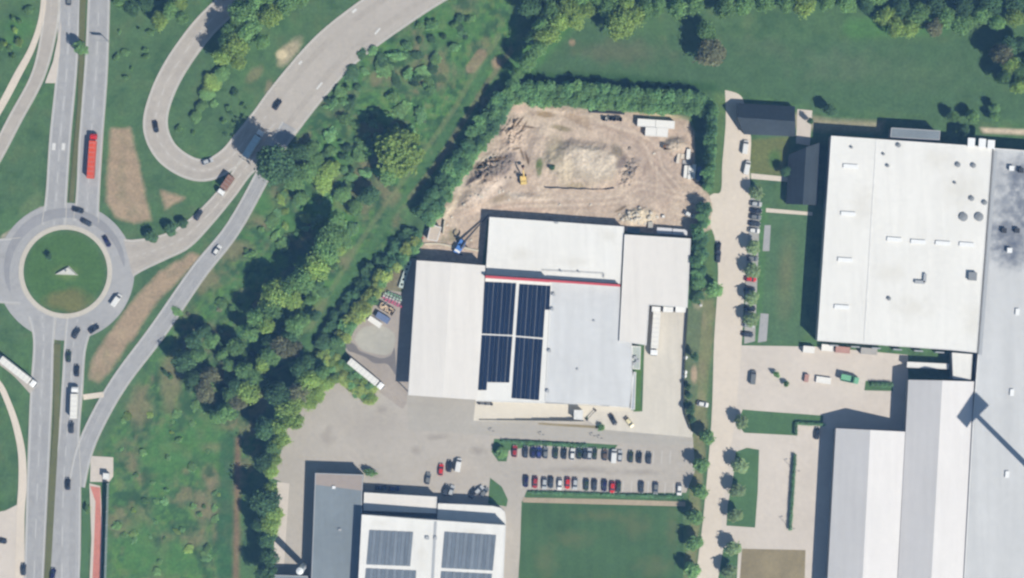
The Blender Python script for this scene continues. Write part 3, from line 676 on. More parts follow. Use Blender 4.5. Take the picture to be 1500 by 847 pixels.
east = bldg('warehouse', 'cream L-shaped flat-roofed hall with the lorry docks, at the east edge of the site', 'warehouse',
            [(914.8, 343.6), (1012, 349.6), (1007, 451), (951, 446.8), (947, 506), (907, 500.3)], H_E, CR, WALL)
for i, (x0, x1) in enumerate(((955, 967.5), (971.5, 986), (989.5, 1004.5))):
    a, b, c, d = P(x0 + .3, 449 + i * .4, 4.6), P(x1 + .3, 449.8 + i * .4, 4.6), P(x1 - .4, 457.2 + i * .4, 4.4), P(x0 - .4, 456.6 + i * .4, 4.4)
    mb = MB(); mb.prism([a, b, c, d], 4.3, 4.6).build('dock_canopy', TRIM, east)
    for e, f in ((a, d), (b, c)):
        m_ = (e + f) / 2; MB().box((m_.x, m_.y, 2.15), (.2, 2.0, 4.3), R(-4)).build('dock_side', DARKM, east)
openings(east, (918, 347), (1008, 352.5), 0, 3.6, 3.4, 3, DOORM, 'door', .3)
# entrance annex east of the grey roof
annex = bldg('annex', 'small pale flat-roofed annex with roof units between the grey roof and the hedge lawn', 'annex', [(925.5, 506.6), (938.8, 507.5), (937.5, 541.5), (926.6, 540.6)], 3.4, mat('roof_gravel_grey', lit(186, 196, 194), .9, ((1, .06), (.15, .06))), WALL)
for q in ((930.5, 524), (934, 529), (929, 533)): roofbox(annex, *q, 3.4, (1.1, .9, .7), GREYM, 'air_unit')
porch = bldg('porch', 'low glazed porch with a grey roof beside the hedge lawn, south of the small annex', 'porch', [(928, 545), (932, 545), (930, 600), (923.5, 600)], 2.9, mat('porch_roof_grey', lit(176, 184, 196), .6, ((.9, .1), (.2, .12))), GLASS)
# solar arrays
PV = mat('solar_glass_navy', (.007, .016, .040), .4, ((1.4, .15), (.2, .15)), spec=.12, streak=(-4, .04, 1.2, .3))
def lerp2(a, b, t): return (a[0] + (b[0] - a[0]) * t, a[1] + (b[1] - a[1]) * t)
def array(label, tl, tr, bl, br, cols, h, m=PV, skip=None, gap=.075, grp='solar arrays on the roofs', tiltz=.05, ext=None):
    c = P((tl[0] + br[0]) / 2, (tl[1] + br[1]) / 2, h); root = thing('solar_array', label, 'solar panels', (c.x, c.y, h), 0, grp, True)
    for i in range(cols):
        t0, t1 = (i + gap / 2) / cols, (i + 1 - gap / 2) / cols
        k = (ext or {}).get(i, 1.0)
        a, b = lerp2(tl, tr, t0), lerp2(tl, tr, t1); d, e = lerp2(bl, br, t0), lerp2(bl, br, t1); d = lerp2(a, d, k); e = lerp2(b, e, k)
        q = [P(*p, h) for p in (a, b, e, d)]; z0, z1 = (h + .12, h + .12 + tiltz) if i % 2 == 0 else (h + .12 + tiltz, h + .12)
        zs = (z0, z1, z1, z0)
        vs = [(p.x, p.y, z) for p, z in zip(q, zs)] + [(p.x, p.y, z - .05) for p, z in zip(q, zs)]
        o = MB().add(vs, [(3, 2, 1, 0), (4, 5, 6, 7), (0, 1, 5, 4), (1, 2, 6, 5), (2, 3, 7, 6), (3, 0, 4, 7)]).build('panel_row', m, root)
        ca, cb = (q[0] + q[1]) / 2, (q[3] + q[2]) / 2; cc = (ca + cb) / 2; dd = cb - ca
        MB().box((cc.x, cc.y, h + .05), (dd.length * .97, .3, .1), math.atan2(dd.y, dd.x)).build('mounting_rail', GREYM, o)
    return root
lt = lambda t: lerp2((710.3, 412.8), (700, 571.7), t); rt = lambda t: lerp2((756.4, 415.0), (745.4, 571.5), t)
array('navy solar array on the hall roof, north-west block beside the cream hall', lt(0), rt(0), lt(.478), rt(.485), 7, H_S + .02)
array('navy solar array on the hall roof, south-west block with a stepped end', lt(.492), rt(.499), lt(.925), rt(.93), 7, H_S + .02, ext={0: 1.17, 1: 1.17})
lt2 = lambda t: lerp2((760.6, 416.0), (749, 583.3), t); rt2 = lambda t: lerp2((807.5, 419.0), (796.4, 587), t)
array('navy solar array on the hall roof, north-east block with one short row', lt2(0), rt2(0), lt2(.453), rt2(.456), 7, H_S + .02, ext={6: .46})
array('navy solar array on the hall roof, south-east block running down to the terrace', lt2(.466), lerp2(lt2(.47), rt2(.47), .857), lt2(1), lerp2(lt2(1), rt2(1), .857), 6, H_S + .02)

# small built things south of the hall
hut = bldg('entrance_hut', 'small white flat-roofed hut at the east end of the terrace wall', 'hut', [(841, 600.5), (854.5, 601), (853.5, 615.5), (840.5, 614.5)], 3.4, TRIM, WALL)
w = thing('retaining_wall', 'low dark-shadowed wall along the south edge of the pale terrace', 'wall', P(778, 617), 0, None, True)
for (x0, x1, h) in ((703, 730, .7), (730, 757, 1.0), (757, 783, 1.4), (783, 810, 1.9), (810, 836, 2.3), (836, 856, 2.6)):
    A, B = P(x0, 615.6 + (x0 - 703) * .012), P(x1, 615.6 + (x1 - 703) * .012); c = (A + B) / 2
    MB().box((c.x, c.y, h / 2), ((B - A).length, .25, h), math.atan2(B.y - A.y, B.x - A.x)).build('wall_panel', mat('wall_concrete', lit(205, 200, 190), .9), w)
w = thing('retaining_wall', 'thin dark wall between the lorry yard and the green bank', 'wall', P(1002, 520), 0, None, True)
for a, b in (((1007.3, 453), (1004.4, 500)), ((1004.4, 500), (1001.8, 560)), ((1001.8, 560), (1001.3, 592)), ((1001.3, 592), (1004.5, 610)), ((1004.5, 610), (1012, 630))):
    A, B = P(*a), P(*b); c = (A + B) / 2
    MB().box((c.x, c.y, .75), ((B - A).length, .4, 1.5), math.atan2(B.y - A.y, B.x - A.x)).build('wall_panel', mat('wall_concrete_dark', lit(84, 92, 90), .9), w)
for i, x in enumerate((702, 706.5, 711, 715.5, 720)):
    u = thing('air_unit', 'grey air unit in the short row at the edge of the pale terrace', 'air unit', P(x, 591 + i * .35, .03), R(-4), 'air units in the row by the terrace')
    MB().box((0, 0, .55), (.95, .8, 1.1)).build('housing', GREYM if i % 2 else DARKM, u, bevel=.03); MB().tube([(0, 0, 1.1), (0, 0, 1.16)], .33, 16).build('fan', DARKM, u)

# neighbours south
H_D, H_B = 7.0, 12.4
dgrey = bldg('office_block', 'steel-grey flat roof of the narrow block west of the white southern hall', 'building', [(461.7, 693), (532.2, 695.5), (530.5, 722), (529, 900), (454, 900)], H_D, STEELG, WALLG)
MB().sheet([P(*q, H_D) for q in ((462, 693.5), (531.8, 696), (531, 719), (460.8, 710))], H_D + .03).build('roof_panel', mat('roof_brown_grey', lit(170, 160, 158), .8, ((.6, .06),)), dgrey)
roofbox(dgrey, 498, 776, H_D, (.9, .6, .5)); roofbox(dgrey, 489, 714, H_D, (1.0, .8, .4), WHM)
frontw = bldg('front_wing', 'cream low front wing north of the white southern hall', 'building', [(533.5, 721.5), (640, 728), (639, 752), (532.4, 748)], 5.6, CR, WALL)
fronte = bldg('front_wing', 'white low wing with a rounded corner north-east of the southern hall', 'building', [(641.5, 737.5), (690, 739.5), (722, 741.5), (733, 744), (739.5, 750), (741, 760), (740.5, 773), (640.5, 765)], 6.0, WH, WALL)
south = bldg('white_hall', 'white flat-roofed southern hall with two fields of grey solar panels', 'factory hall', [(530, 754), (636, 762), (741, 769.5), (735, 900), (522, 900)], H_B, WH, WALL)
A, B = P(638, 764, H_B), P(631, 900, H_B)
MB().box(((A.x + B.x) / 2, (A.y + B.y) / 2, H_B + .05), ((B - A).length, 1.0, .1), math.atan2(B.y - A.y, B.x - A.x)).build('roof_walkway', GREYM, south)
roofbox(south, 626, 788, H_B, (1.2, 1, .5)); roofbox(south, 638, 788, H_B, (.9, 1, .5))
PV2 = mat('solar_glass_grey', lit(124, 136, 152), .35, ((.9, .10), (.15, .08)), streak=(-4, .05, .9, .12), spec=.4)
array('grey solar array on the southern hall roof, in the upper west field', (541, 776.5), (605.5, 779.5), (536.5, 827), (601, 829.5), 12, H_B + .02, PV2, gap=.06, tiltz=.1)
array('grey solar array on the southern hall roof, in the lower west field', (536, 832.5), (610, 836), (531, 890), (606, 894), 13, H_B + .02, PV2, gap=.06, tiltz=.1)
array('grey solar array on the southern hall roof, in the upper east field', (651, 779), (727, 784), (646.5, 832), (722, 836), 13, H_B + .02, PV2, gap=.06, tiltz=.1)
array('grey solar array on the southern hall roof, in the lower east field', (646, 837), (721, 841), (642, 890), (716, 894), 13, H_B + .02, PV2, gap=.06, tiltz=.1)
bldg('side_shed', 'low grey shed roof at the bottom edge beside the tall white silo', 'shed', [(394, 842), (451, 844), (450, 900), (390, 900)], 6.2, STEELG, WALLG)
p = P(445, 829)
silo = thing('silo', 'tall slim white silo standing west of the steel-grey roof', 'silo', p); MB().tube([(0, 0, 0), (0, 0, 18.6)], 1.2, 20).build('shaft', WHM, silo)
MB().tube([(0, 0, 18.6), (0, 0, 19.0), (0, 0, 19.5)], [1.32, 1.3, .3], 20).build('cap', WHM, silo)
# neighbours east
H_R = 9.0
bigw = bldg('white_hall', 'very large white flat-roofed hall with skylights', 'factory hall', [(1217.5, 199), (1453.5, 215.5), (1452, 240), (1431, 517), (1392, 513), (1197.2, 499.5)], H_R, WH, WALL)
for q in ((1246, 244), (1242.5, 313.5), (1238, 381), (1233, 450), (1310, 351), (1345, 354.5), (1381, 356.5), (1416, 358.5)): roofbox(bigw, *q, H_R, (5.2, 1.3, .4), WHM, 'skylight')
VENTM = mat('vent_hood_grey', (.22, .23, .24), .6, ((2, .1),))
for q, r in (((1403, 241.5), .9), ((1425.6, 242.7), .9), ((1423, 291), .9), ((1442, 297), .9), ((1411, 318), 1.5), ((1434, 318), 1.5), ((1316, 213), .8), ((1300, 243), .6), ((1398.5, 268), .5), ((1302, 437.5), .7), ((1247, 216), .5), ((1294, 226), .5)):
    roofpipe(bigw, *q, H_R, r * .72, .6, VENTM)
roofbox(bigw, 1347, 413.5, H_R, (3.4, 1.0, .9), GREYM, 'roof_duct'); roofbox(bigw, 1354.5, 407.5, H_R, (.9, 3.0, .9), GREYM, 'roof_duct'); roofbox(bigw, 1424, 405, H_R, (2.8, 2.8, 1.4), VENTM, 'air_unit')
A, B = P(1284, 205, H_R), P(1266, 502, H_R)
MB().box(((A.x + B.x) / 2, (A.y + B.y) / 2, H_R + .06), ((B - A).length, .5, .12), math.atan2(B.y - A.y, B.x - A.x)).build('roof_upstand', TRIM, bigw)
for q in ((1422, 209), (1438, 210), (1451, 212)): roofbox(bigw, *q, H_R - .2, (2.4, 3.0, 1.4), WHM, 'air_unit')
openings(bigw, (1205, 505), (1390, 517), 0, 3.6, 3.2, 6, DOORM, 'door', .35)
def pm(x, y, h=9): q = P(x, y, h); return q.x, q.y
soot = lit(84, 98, 124)
GR = mat('roof_sheet_sooted', lit(208, 210, 214), .6, ((.4, .03), (.04, .05)), streak=(-4, .02, .3, .05), seam=((-4, 8, .14, .05), (86, 30, .15, .05)),
         stains=[(*pm(x, y), rx * .9, ry * .85, am * .8, soot) for x, y, rx, ry, am in ((1482, 262, 11, 11, .5), (1498, 255, 8, 8, .9), (1476, 300, 9, 8, .6), (1502, 300, 6, 8, .8), (1478, 338, 14, 9, .9), (1480, 365, 11, 7, .85), (1484, 383, 8, 5, .5))])
greyh = bldg('grey_hall', 'huge pale grey flat-roofed hall with sooty patches', 'factory hall', [(1455.5, 217), (1660, 232), (1640, 900), (1409, 900), (1412.5, 840), (1425, 614), (1432.5, 517)], H_R - .4, GR, WALLG)
for q in ((1482, 575), (1475, 695), (1490, 457)): roofbox(greyh, *q, H_R - .4, (1.2, 2.2, .5), WHM, 'skylight')
for q in ((1481, 247), (1478, 367), (1495, 250), (1470, 338), (1489, 338)): roofbox(greyh, *q, H_R - .4, (1.6, 1.6, 1.4), WHM if q[0] in (1481, 1478) else DARKM, 'air_unit')
A, B = P(1459, 222, H_R), P(1436, 520, H_R); MB().box(((A.x + B.x) / 2, (A.y + B.y) / 2, H_R - .2), ((B - A).length, 1.2, .3), math.atan2(B.y - A.y, B.x - A.x)).build('roof_gutter', GREYM, greyh)
LB = mat('roof_sheet_pale', lit(226, 224, 226), .6, ((.4, .02), (.05, .03)), streak=(-4, .03, .4, .03), seam=((86, 6, .1, .03),))
gabled('gabled_hall', 'pale twin-slope hall roof at the lower right, west of the taller gabled hall', 'factory hall', [(1224.5, 627.5), (1326, 632.5), (1311.5, 900), (1209.5, 900)], 8.0, [((1275, 630), (1261, 900), 12.6)], LB, WALLG)
gabled('gabled_hall', 'white and grey gabled hall roof at the lower right, next to the huge grey hall', 'factory hall', [(1330.7, 556.5), (1427, 559), (1410.5, 900), (1312.3, 900)], 8.0, [((1380.5, 557.5), (1361.5, 900), 12.4)], LB, WALLG)
bldg('connecting_bridge', 'white flat-roofed link between the large white hall and the gabled hall', 'building', [(1394.5, 516.5), (1424.5, 519), (1422, 556), (1396, 555)], 7.0, WH, WALL)
bldg('loading_canopy', 'long white canopy roof over a loading bay north of the gabled hall', 'canopy', [(1329, 530), (1390.5, 533), (1389.8, 541), (1328.2, 538.5)], 4.0, WH, WALLG)
bldg('plant_room', 'grey flat-roofed plant room against the north side of the large white hall', 'annex', [(1305.5, 187), (1377.5, 191.5), (1376.5, 205.5), (1304, 201.5)], 7.0, STEELG, WALLG)
gabled('slate_hall', 'dark slate-roofed building at the head of the gravel lane', 'building', [(1164.5, 156), (1165.5, 200), (1090, 197), (1079, 151)], 3.2, [((1165, 178), (1080, 172), 8.4)], SLATE, WALLG)
gabled('slate_hall', 'dark slate-roofed narrow building beside the large white hall', 'building', [(1156, 226), (1201, 209), (1197, 301), (1152, 299)], 3.4, [((1181, 216), (1176, 300), 8.6)], SLATE, WALLG)
p = P(1534, 716)
pyl = thing('sign_pylon', 'tall sign mast just outside the lower right edge whose shadow crosses the grey roof', 'sign mast', p, R(45))
MB().tube([(0, 0, 0), (0, 0, 60)], [1.1, .8], 16).build('mast', GREYM, pyl); MB().box((0, 0, 58), (11.5, 1.2, 7.0)).build('sign_panel', WHM, pyl, bevel=.1)
# wall added in the south-west to cast the sunken ramp's shade, site hut
w = thing('ramp_shade_wall', 'long straight wall added to cast the sunken ramp shade beside the red cycle path', 'wall', P(158, 780), 0, None, True)
for k in range(9):
    y0, y1 = 708 + k * 20, 728 + k * 20; A, B = P(159.5 - (y0 - 708) * .03, y0), P(159.5 - (y1 - 708) * .03, y1); c = (A + B) / 2
    MB().box((c.x, c.y, 2.0), ((B - A).length - .05, .18, 4.0), math.atan2(B.y - A.y, B.x - A.x)).build('shade_wall_panel', mat('shade_wall_grey', lit(150, 166, 168), .8), w)
    MB().box((A.x, A.y, 2.1), (.3, .3, 4.2)).build('post', GREYM, w)
bldg('kiosk', 'small white kiosk at the head of the red cycle path', 'kiosk', [(151, 693), (160.5, 694), (160, 703), (150.5, 702)], 2.8, TRIM, WALL)
bldg('site_hut', 'beige flat-roofed hut at the west end of the bare soil', 'hut', [(631, 328.5), (647, 333), (640.5, 354), (625.5, 351)], 3.0, mat('hut_roof', lit(212, 198, 186), .9, ((1, .06), (.2, .08))), WALLG)

# ------------------------------------------------------------------ vehicles
TYRE = mat('tyre_rubber', (.02, .02, .02), .85); RIM = mat('rim_alloy', (.4, .4, .42), .35, metal=.6)
LAMP = mat('lamp_glass', (.7, .7, .68), .15); LAMPR = mat('rear_lamp', (.35, .02, .02), .2)
def paint(name, c, rough=.28): return mat('paint_' + name, c, rough, ((1, .03),), spec=.5)
PA = {'red': paint('red', lit(214, 60, 66)), 'dark red': paint('dark_red', lit(170, 66, 84)), 'navy': paint('navy', lit(40, 50, 96)), 'black': paint('black', (.012, .014, .018)), 'dark grey': paint('dark_grey', (.035, .042, .052)),
      'dark green': paint('dark_green', lit(56, 78, 78)), 'silver': paint('silver', lit(190, 194, 200)), 'grey': paint('grey', lit(124, 130, 138)), 'white': paint('white', lit(236, 236, 236)), 'blue': paint('blue', lit(60, 76, 140)),
      'brown': paint('brown', lit(104, 92, 92)), 'cream': paint('cream', lit(240, 228, 190))}
def ring(x, hw, z0, z1, r=.12):
    return [Vector((x, y, z)) for y, z in ((-hw + r, z0), (hw - r, z0), (hw, z0 + r), (hw, z1 - r), (hw - r, z1), (-hw + r, z1), (-hw, z1 - r), (-hw, z0 + r))]
def wheel(parent, x, y, r=.32, w=.22):
    o = MB().tube([(x, y - w / 2, r), (x, y + w / 2, r)], r, 16).build('wheel', TYRE, parent)
    MB().tube([(x, y + math.copysign(w / 2 - .02, y), r), (x, y + math.copysign(w / 2 + .02, y), r)], r * .62, 12).build('rim', RIM, o); return o
def make_car(label, body_m, van=False):
    t = thing('parked_car', label, 'car')
    b = MB()
    if not van:
        b.loft([ring(-2.15, .70, .38, .78), ring(-2.05, .82, .28, .90), ring(-1.3, .90, .24, .96), ring(.6, .90, .24, .94), ring(1.5, .87, .24, .86), ring(2.05, .80, .28, .72), ring(2.2, .66, .36, .60)])
        b.loft([[Vector((x, y, z)) for y, z in ((-w, z0), (w, z0), (w - .1, z1), (-w + .1, z1))] for x, w, z0, z1 in ((-1.35, .60, 1.36, 1.40), (-.9, .66, 1.38, 1.46), (.0, .67, 1.40, 1.48), (.42, .62, 1.37, 1.42))])
        body = b.build('body', body_m, t, bevel=.03)
        MB().loft([[Vector((x, y, z)) for y, z in ((-w0, .9), (w0, .9), (w1, z1), (-w1, z1))] for x, w0, w1, z1 in ((-2.0, .70, .66, .93), (-1.3, .82, .58, 1.37), (-.9, .83, .64, 1.40), (.0, .83, .65, 1.42), (.42, .82, .60, 1.38), (1.15, .76, .70, .93))]).build('windows', GLASS, t)
    else:
        b.loft([ring(-2.5, .90, .35, 1.95), ring(-2.4, .96, .3, 2.05), ring(1.0, .96, .3, 2.05), ring(1.35, .92, .3, 1.9), ring(1.9, .90, .3, 1.15), ring(2.45, .84, .32, .95), ring(2.55, .70, .4, .8)])
        b.build('body', body_m, t, bevel=.04)
        MB().loft([[Vector((x, y, z)) for y, z in ((-w, z0), (w, z0), (w, z1), (-w, z1))] for x, w, z0, z1 in ((1.30, .80, 1.5, 1.93), (1.40, .82, 1.3, 1.90), (1.88, .80, 1.05, 1.20), (1.92, .78, 1.04, 1.17))]).build('windows', GLASS, t)
    L = 2.1 if not van else 2.48
    for s in (-1, 1):
        for x in (-1.3, 1.32) if not van else (-1.5, 1.6): wheel(t, x, s * .82)
        MB().box((L, s * .55, .66), (.16, .34, .16)).build('headlight', LAMP, t)
        MB().box((-L - .0, s * .6, .78), (.1, .26, .16)).build('rear_light', LAMPR, t)
    return t
car0 = make_car('car', PA['red']); van0 = make_car('van', PA['white'], True); van0['category'] = 'van'; van0.name = 'parked_van'
used = {'car': False, 'van': False}
def car(px, py, ang, colour, label, group=None, van=False, z=.06, sc=1.0):
    p = P(px, py); p.z = z + (dz(px, py) if 600 < px < 1050 and 140 < py < 345 else 0); key = 'van' if van else 'car'; src = van0 if van else car0
    if not used[key]:
        used[key] = True; src.location = p; src.rotation_euler = (0, 0, R(ang)); src['label'] = label
        if group: src['group'] = group
        for c in src.children:
            if c.name.startswith('body'): c.material_slots[0].link = 'OBJECT'; c.material_slots[0].material = PA[colour]
        return src
    return dup(src, p, R(ang), label, group, (sc, sc, sc), {'body': PA[colour]})
g1 = 'cars in the upper row of the car park'; g2 = 'cars in the lower row of the car park'
for x, y, c, l, v in ((754, 661, 'dark red', 'dark red car at the west end of the upper parking row, beside the grass island', 0), (770, 662, 'dark grey', 'dark grey car between the dark red car and two navy cars in the upper row', 0),
      (781, 662.5, 'navy', 'navy car in the upper row, the western of the two navy cars parked close together', 0), (789.5, 663, 'blue', 'blue car squeezed beside the navy car in the upper row', 0), (799, 663, 'grey', 'grey car east of the blue car in the upper row', 0),
      (814, 663.5, 'dark green', 'dark green car after the first gap in the upper parking row', 0), (826.5, 664, 'black', 'black car just west of the white car in the upper row', 0), (838.5, 665.5, 'white', 'white car between the black car and two dark cars in the upper row', 0),
      (848.5, 664, 'dark green', 'dark green car next to the white car in the upper row', 0), (857, 664, 'dark grey', 'dark grey car west of the silver car in the upper row', 0), (863.5, 665, 'silver', 'silver car between two dark cars in the upper row', 0),
      (871, 664.5, 'dark green', 'dark green car east of the silver car in the upper row', 0), (886, 666, 'brown', 'brown car in the upper row, west of the white van', 0), (899, 668, 'white', 'white van in the upper row of the car park', 1), (908, 668, 'silver', 'silver car beside the white van in the upper row', 0),
      (924, 669, 'dark green', 'dark green car, the western of the three at the east end of the upper row', 0), (936.5, 670, 'black', 'black car in the middle of the three at the east end of the upper row', 0), (950.5, 671, 'dark grey', 'dark grey car, the last at the east end of the upper row', 0)):
    car(x, y, 86 if hash(l) % 2 else 86, c, l, g1, bool(v))
for x, y, c, l in ((770.5, 705, 'navy', 'navy car at the west end of the lower parking row'), (784, 706.5, 'dark red', 'dark red car beside the navy car at the west end of the lower row'), (797.5, 708, 'silver', 'silver car between the dark red and the dark grey car in the lower row'),
      (807, 706.5, 'dark grey', 'dark grey car west of the white car in the lower row'), (820, 709, 'white', 'white car just west of the bright red car in the lower row'), (831.5, 707.5, 'red', 'bright red car in the western half of the lower row, beside the white car'), (842.5, 708.5, 'silver', 'silver car just east of the bright red car in the lower row'),
      (859, 710, 'dark green', 'dark green car after the gap in the lower row'), (871, 710.5, 'dark grey', 'dark grey car between the dark green and the navy car in the lower row'), (885.5, 711, 'navy', 'navy car just west of the eastern red car in the lower row'), (897, 713.5, 'red', 'bright red car in the eastern half of the lower row'),
      (906, 713, 'dark green', 'dark green car on the east side of the eastern red car in the lower row'), (939.5, 713.5, 'dark grey', 'lone dark grey car near the east end of the lower row'), (960.5, 715, 'grey', 'lone grey car near the east end of the lower row'), (995, 717, 'white', 'white car alone at the east end of the lower row')):
    car(x, y, -94, c, l, g2)
for x, y, a, c, l, v in ((627, 701, 80, 'grey', 'grey car by the corner of the cream front wing', 0), (646, 688, 84, 'red', 'bright red car standing on the open asphalt lot', 0), (658.5, 683, 84, 'black', 'black car between the red car and the white van on the open lot', 0), (671.5, 681, 80, 'white', 'white van on the open asphalt lot beside the black car', 1),
      (653, 718, 70, 'dark grey', 'dark grey car in the shade of the cream front wing', 0), (661, 719, 70, 'silver', 'silver car in the shade by the white low wing', 0), (693, 722, 60, 'black', 'black car by the white low wing, west of the silver pair', 0), (701, 718, 40, 'silver', 'silver car beside the rounded grass bed', 0), (709, 721, 50, 'grey', 'grey car touching the rounded grass bed', 0),
      (558, 714, 0, 'navy', 'navy car in the shade north of the cream front wing, the western one', 0), (577, 715.5, 0, 'blue', 'blue car in the shade north of the cream front wing, the eastern one', 0),
      (1107, 299, -6, 'silver', 'silver car at the north end of the row beside the gravel lane', 0), (1107, 309, -6, 'black', 'black car in the north group beside the gravel lane', 0), (1106, 318, -6, 'grey', 'grey car south of the black car beside the gravel lane', 0), (1105, 328, -6, 'dark grey', 'dark grey car in the north group beside the gravel lane', 0), (1104, 338, -6, 'white', 'white car at the south end of the north group beside the gravel lane', 0),
      (1102, 379, -6, 'grey', 'grey car under the lane tree north of the red car', 0), (1099, 409, -6, 'red', 'red car in the row beside the gravel lane', 0), (1097.5, 424, -6, 'dark grey', 'dark grey car under a lane tree south of the red car', 0), (1098, 452, -6, 'black', 'black car in the southern part of the row beside the gravel lane', 0), (1096, 476, -6, 'silver', 'silver car in the southern part of the row beside the gravel lane', 0), (1094.5, 490, -6, 'dark grey', 'dark grey car at the south end of the row beside the gravel lane', 0),
      (1091.5, 216, 82, 'white', 'white van beside the dry lawn corner south of the slate-roofed hall', 1), (1094, 246, 78, 'white', 'white van beside the footpath at the bend of the gravel lane', 1), (1052, 363, 84, 'black', 'black car added for dark bush shade on the west lane verge, northern of two', 0), (1052, 376, 84, 'dark grey', 'dark grey car added for dark bush shade on the west lane verge, southern of two', 0),  # the two dark verge cars stand in for patches of bush shade
      (1196.5, 635, 82, 'black', 'black car beside the clipped hedge at the lower right yard', 0), (1103, 553, 84, 'grey', 'grey van on the pale yard south of the dry lawn', 1),
      (898, 615, -62, 'black', 'black car parked in front of the grey hall by the terrace', 0), (921.5, 618.5, -52, 'cream', 'cream car parked in front of the grey hall beside the black car', 0), (1009.5, 314.5, -25, 'white', 'white car parked on the bare soil below the dark trees', 0), (1029, 592, -12, 'white', 'white car half on the verge of the gravel lane', 0)):
    car(x, y, a, c, l, None, bool(v))
gr = 'cars driving on the roads'
for x, y, a, c, l, v in ((115, 308, -15, 'black', 'black car entering the roundabout from the north', 0), (127, 326, -28, 'dark grey', 'dark grey car at the top of the roundabout, behind the first', 0), (157, 354, -62, 'navy', 'navy car on the upper right of the roundabout', 0), (171, 440, 55, 'white', 'white van on the right side of the roundabout', 1),
      (138, 482, 35, 'black', 'black car leaving the roundabout towards the south-east kerb', 0), (112, 488, 62, 'dark grey', 'dark grey car at the south exit of the roundabout', 0), (101, 522, 88, 'dark green', 'dark green car beside the median south of the roundabout', 0), (113, 543, 88, 'black', 'black car just north of the white box lorry', 0),
      (105, 626, 88, 'dark grey', 'dark grey car just south of the white box lorry', 0), (100, 709, 88, 'black', 'black car passing the pale forecourt in the south-west', 0), (35, 834, 88, 'dark grey', 'dark grey car at the bottom left edge on the western carriageway', 0), (78, 841, 80, 'navy', 'navy car at the bottom left edge on the eastern carriageway', 0),
      (228.5, 186, -80, 'black', 'black car on the west bend of the loop road', 0), (406.5, 153.5, 58, 'black', 'black car on the wide curving road above the tree shadow', 0), (291, 315, 60, 'dark grey', 'dark grey car on the road between roundabout and loop', 0), (318, 367, 55, 'white', 'white car on the slip road', 0),
      (304, 236.5, 20, 'silver', 'silver car on the south bend of the loop road', 0), (2, 792, -10, 'black', 'black car on the pale forecourt at the left edge', 0), (101.5, 0, 86, 'grey', 'grey car at the top edge on the western carriageway', 0)):
    car(x, y, a, c, l, gr, bool(v), .14)

def lorry(label, px, py, ang, box_l, box_m, cab_m, h=3.9, w=2.5, z=.1, name='lorry', cab_l=2.2, load=None):
    """(px,py) centre of the whole vehicle; box behind, cab in front (+X)"""
    tot = box_l + .55 + cab_l; p = P(px, py); p.z = z
    t = thing(name, label, 'lorry', p, R(ang)); x0 = -tot / 2
    MB().box((x0 + box_l / 2, 0, 1.15 + (h - 1.15) / 2), (box_l, w, h - 1.15)).build('cargo_box', box_m, t, bevel=.06)
    nb = max(4, int(box_l / 1.6))
    for k in range(nb): MB().box((x0 + (k + .5) * box_l / nb, 0, h + .02), (.09, w - .2, .05)).build('roof_bow', GREYM, t)
    MB().box((x0 + box_l / 2, 0, .95), (box_l - .4, 1.0, .38)).box((x0 + box_l + .7, 0, .8), (2.4, .9, .3)).build('chassis', DARKM, t)
    xc = x0 + box_l + .55
    MB().loft([ring(xc, w / 2 - .05, .5, 3.0, .1), ring(xc + cab_l * .55, w / 2 - .04, .5, 3.1, .12), ring(xc + cab_l * .85, w / 2 - .06, .5, 2.7, .14), ring(xc + cab_l, w / 2 - .12, .5, 1.5, .14)]).build('cab', cab_m, t)
    MB().loft([[Vector((x, y, q)) for y, q in ((-hw, z0), (hw, z0), (hw, z1), (-hw, z1))] for x, hw, z0, z1 in ((xc + cab_l * .86, w / 2 - .2, 1.5, 2.66), (xc + cab_l * .9, w / 2 - .18, 1.5, 2.5), (xc + cab_l * 1.0, w / 2 - .22, 1.48, 1.62))]).build('windscreen', GLASS, t)
    xs = [x0 + 1.2, x0 + 2.5] + ([x0 + 3.8] if box_l > 10 else []) + [xc + cab_l * .55]
    for x in xs:
        for s in (-1, 1): wheel(t, x, s * (w / 2 - .2), .48, .34)
    for s in (-1, 1): MB().box((xc + cab_l, s * .85, .9), (.1, .35, .2)).build('headlight', LAMP, t)
    return t
W_ = mat('lorry_tarpaulin_white', lit(240, 238, 234), .6, ((.6, .03),)); WS = mat('lorry_panel_shade_tint', lit(206, 228, 238), .5)  # second tone is a white panel tinted blue for the tree shade
RD = mat('lorry_red', lit(224, 96, 84), .5); BRN = mat('lorry_brown', lit(150, 116, 110), .6)
lorry('white articulated lorry parked beside the green corner bed in the west yard', 537, 548, -39, 13.2, W_, WHM)
lorry('white articulated lorry backed up to the dock of the cream hall', 959.3, 489, -94, 13.4, W_, WHM, w=2.7)
lorry('long red lorry driving north on the dual carriageway', 136.5, 229, 86, 13.8, RD, PA['red'], z=.14)
lorry('long white lorry at the left edge turning off the western carriageway', 29, 545, -38, 13.3, W_, WHM, z=.14)
lorry('white box lorry south of the roundabout', 110.5, 589, 88, 9.0, W_, WHM, z=.14)
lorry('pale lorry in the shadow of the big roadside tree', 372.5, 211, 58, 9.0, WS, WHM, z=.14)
lorry('brown lorry with a white cab on the road east of the roundabout', 331.5, 272, -124, 5.6, BRN, WHM, z=.14, cab_l=1.9)
p = P(1243, 555); p.z = .08
t = thing('tipper_lorry', 'green tipper lorry on the pale yard south of the large white hall', 'lorry', p, R(-12)); GRN = mat('green_metal', lit(126, 190, 160), .5)
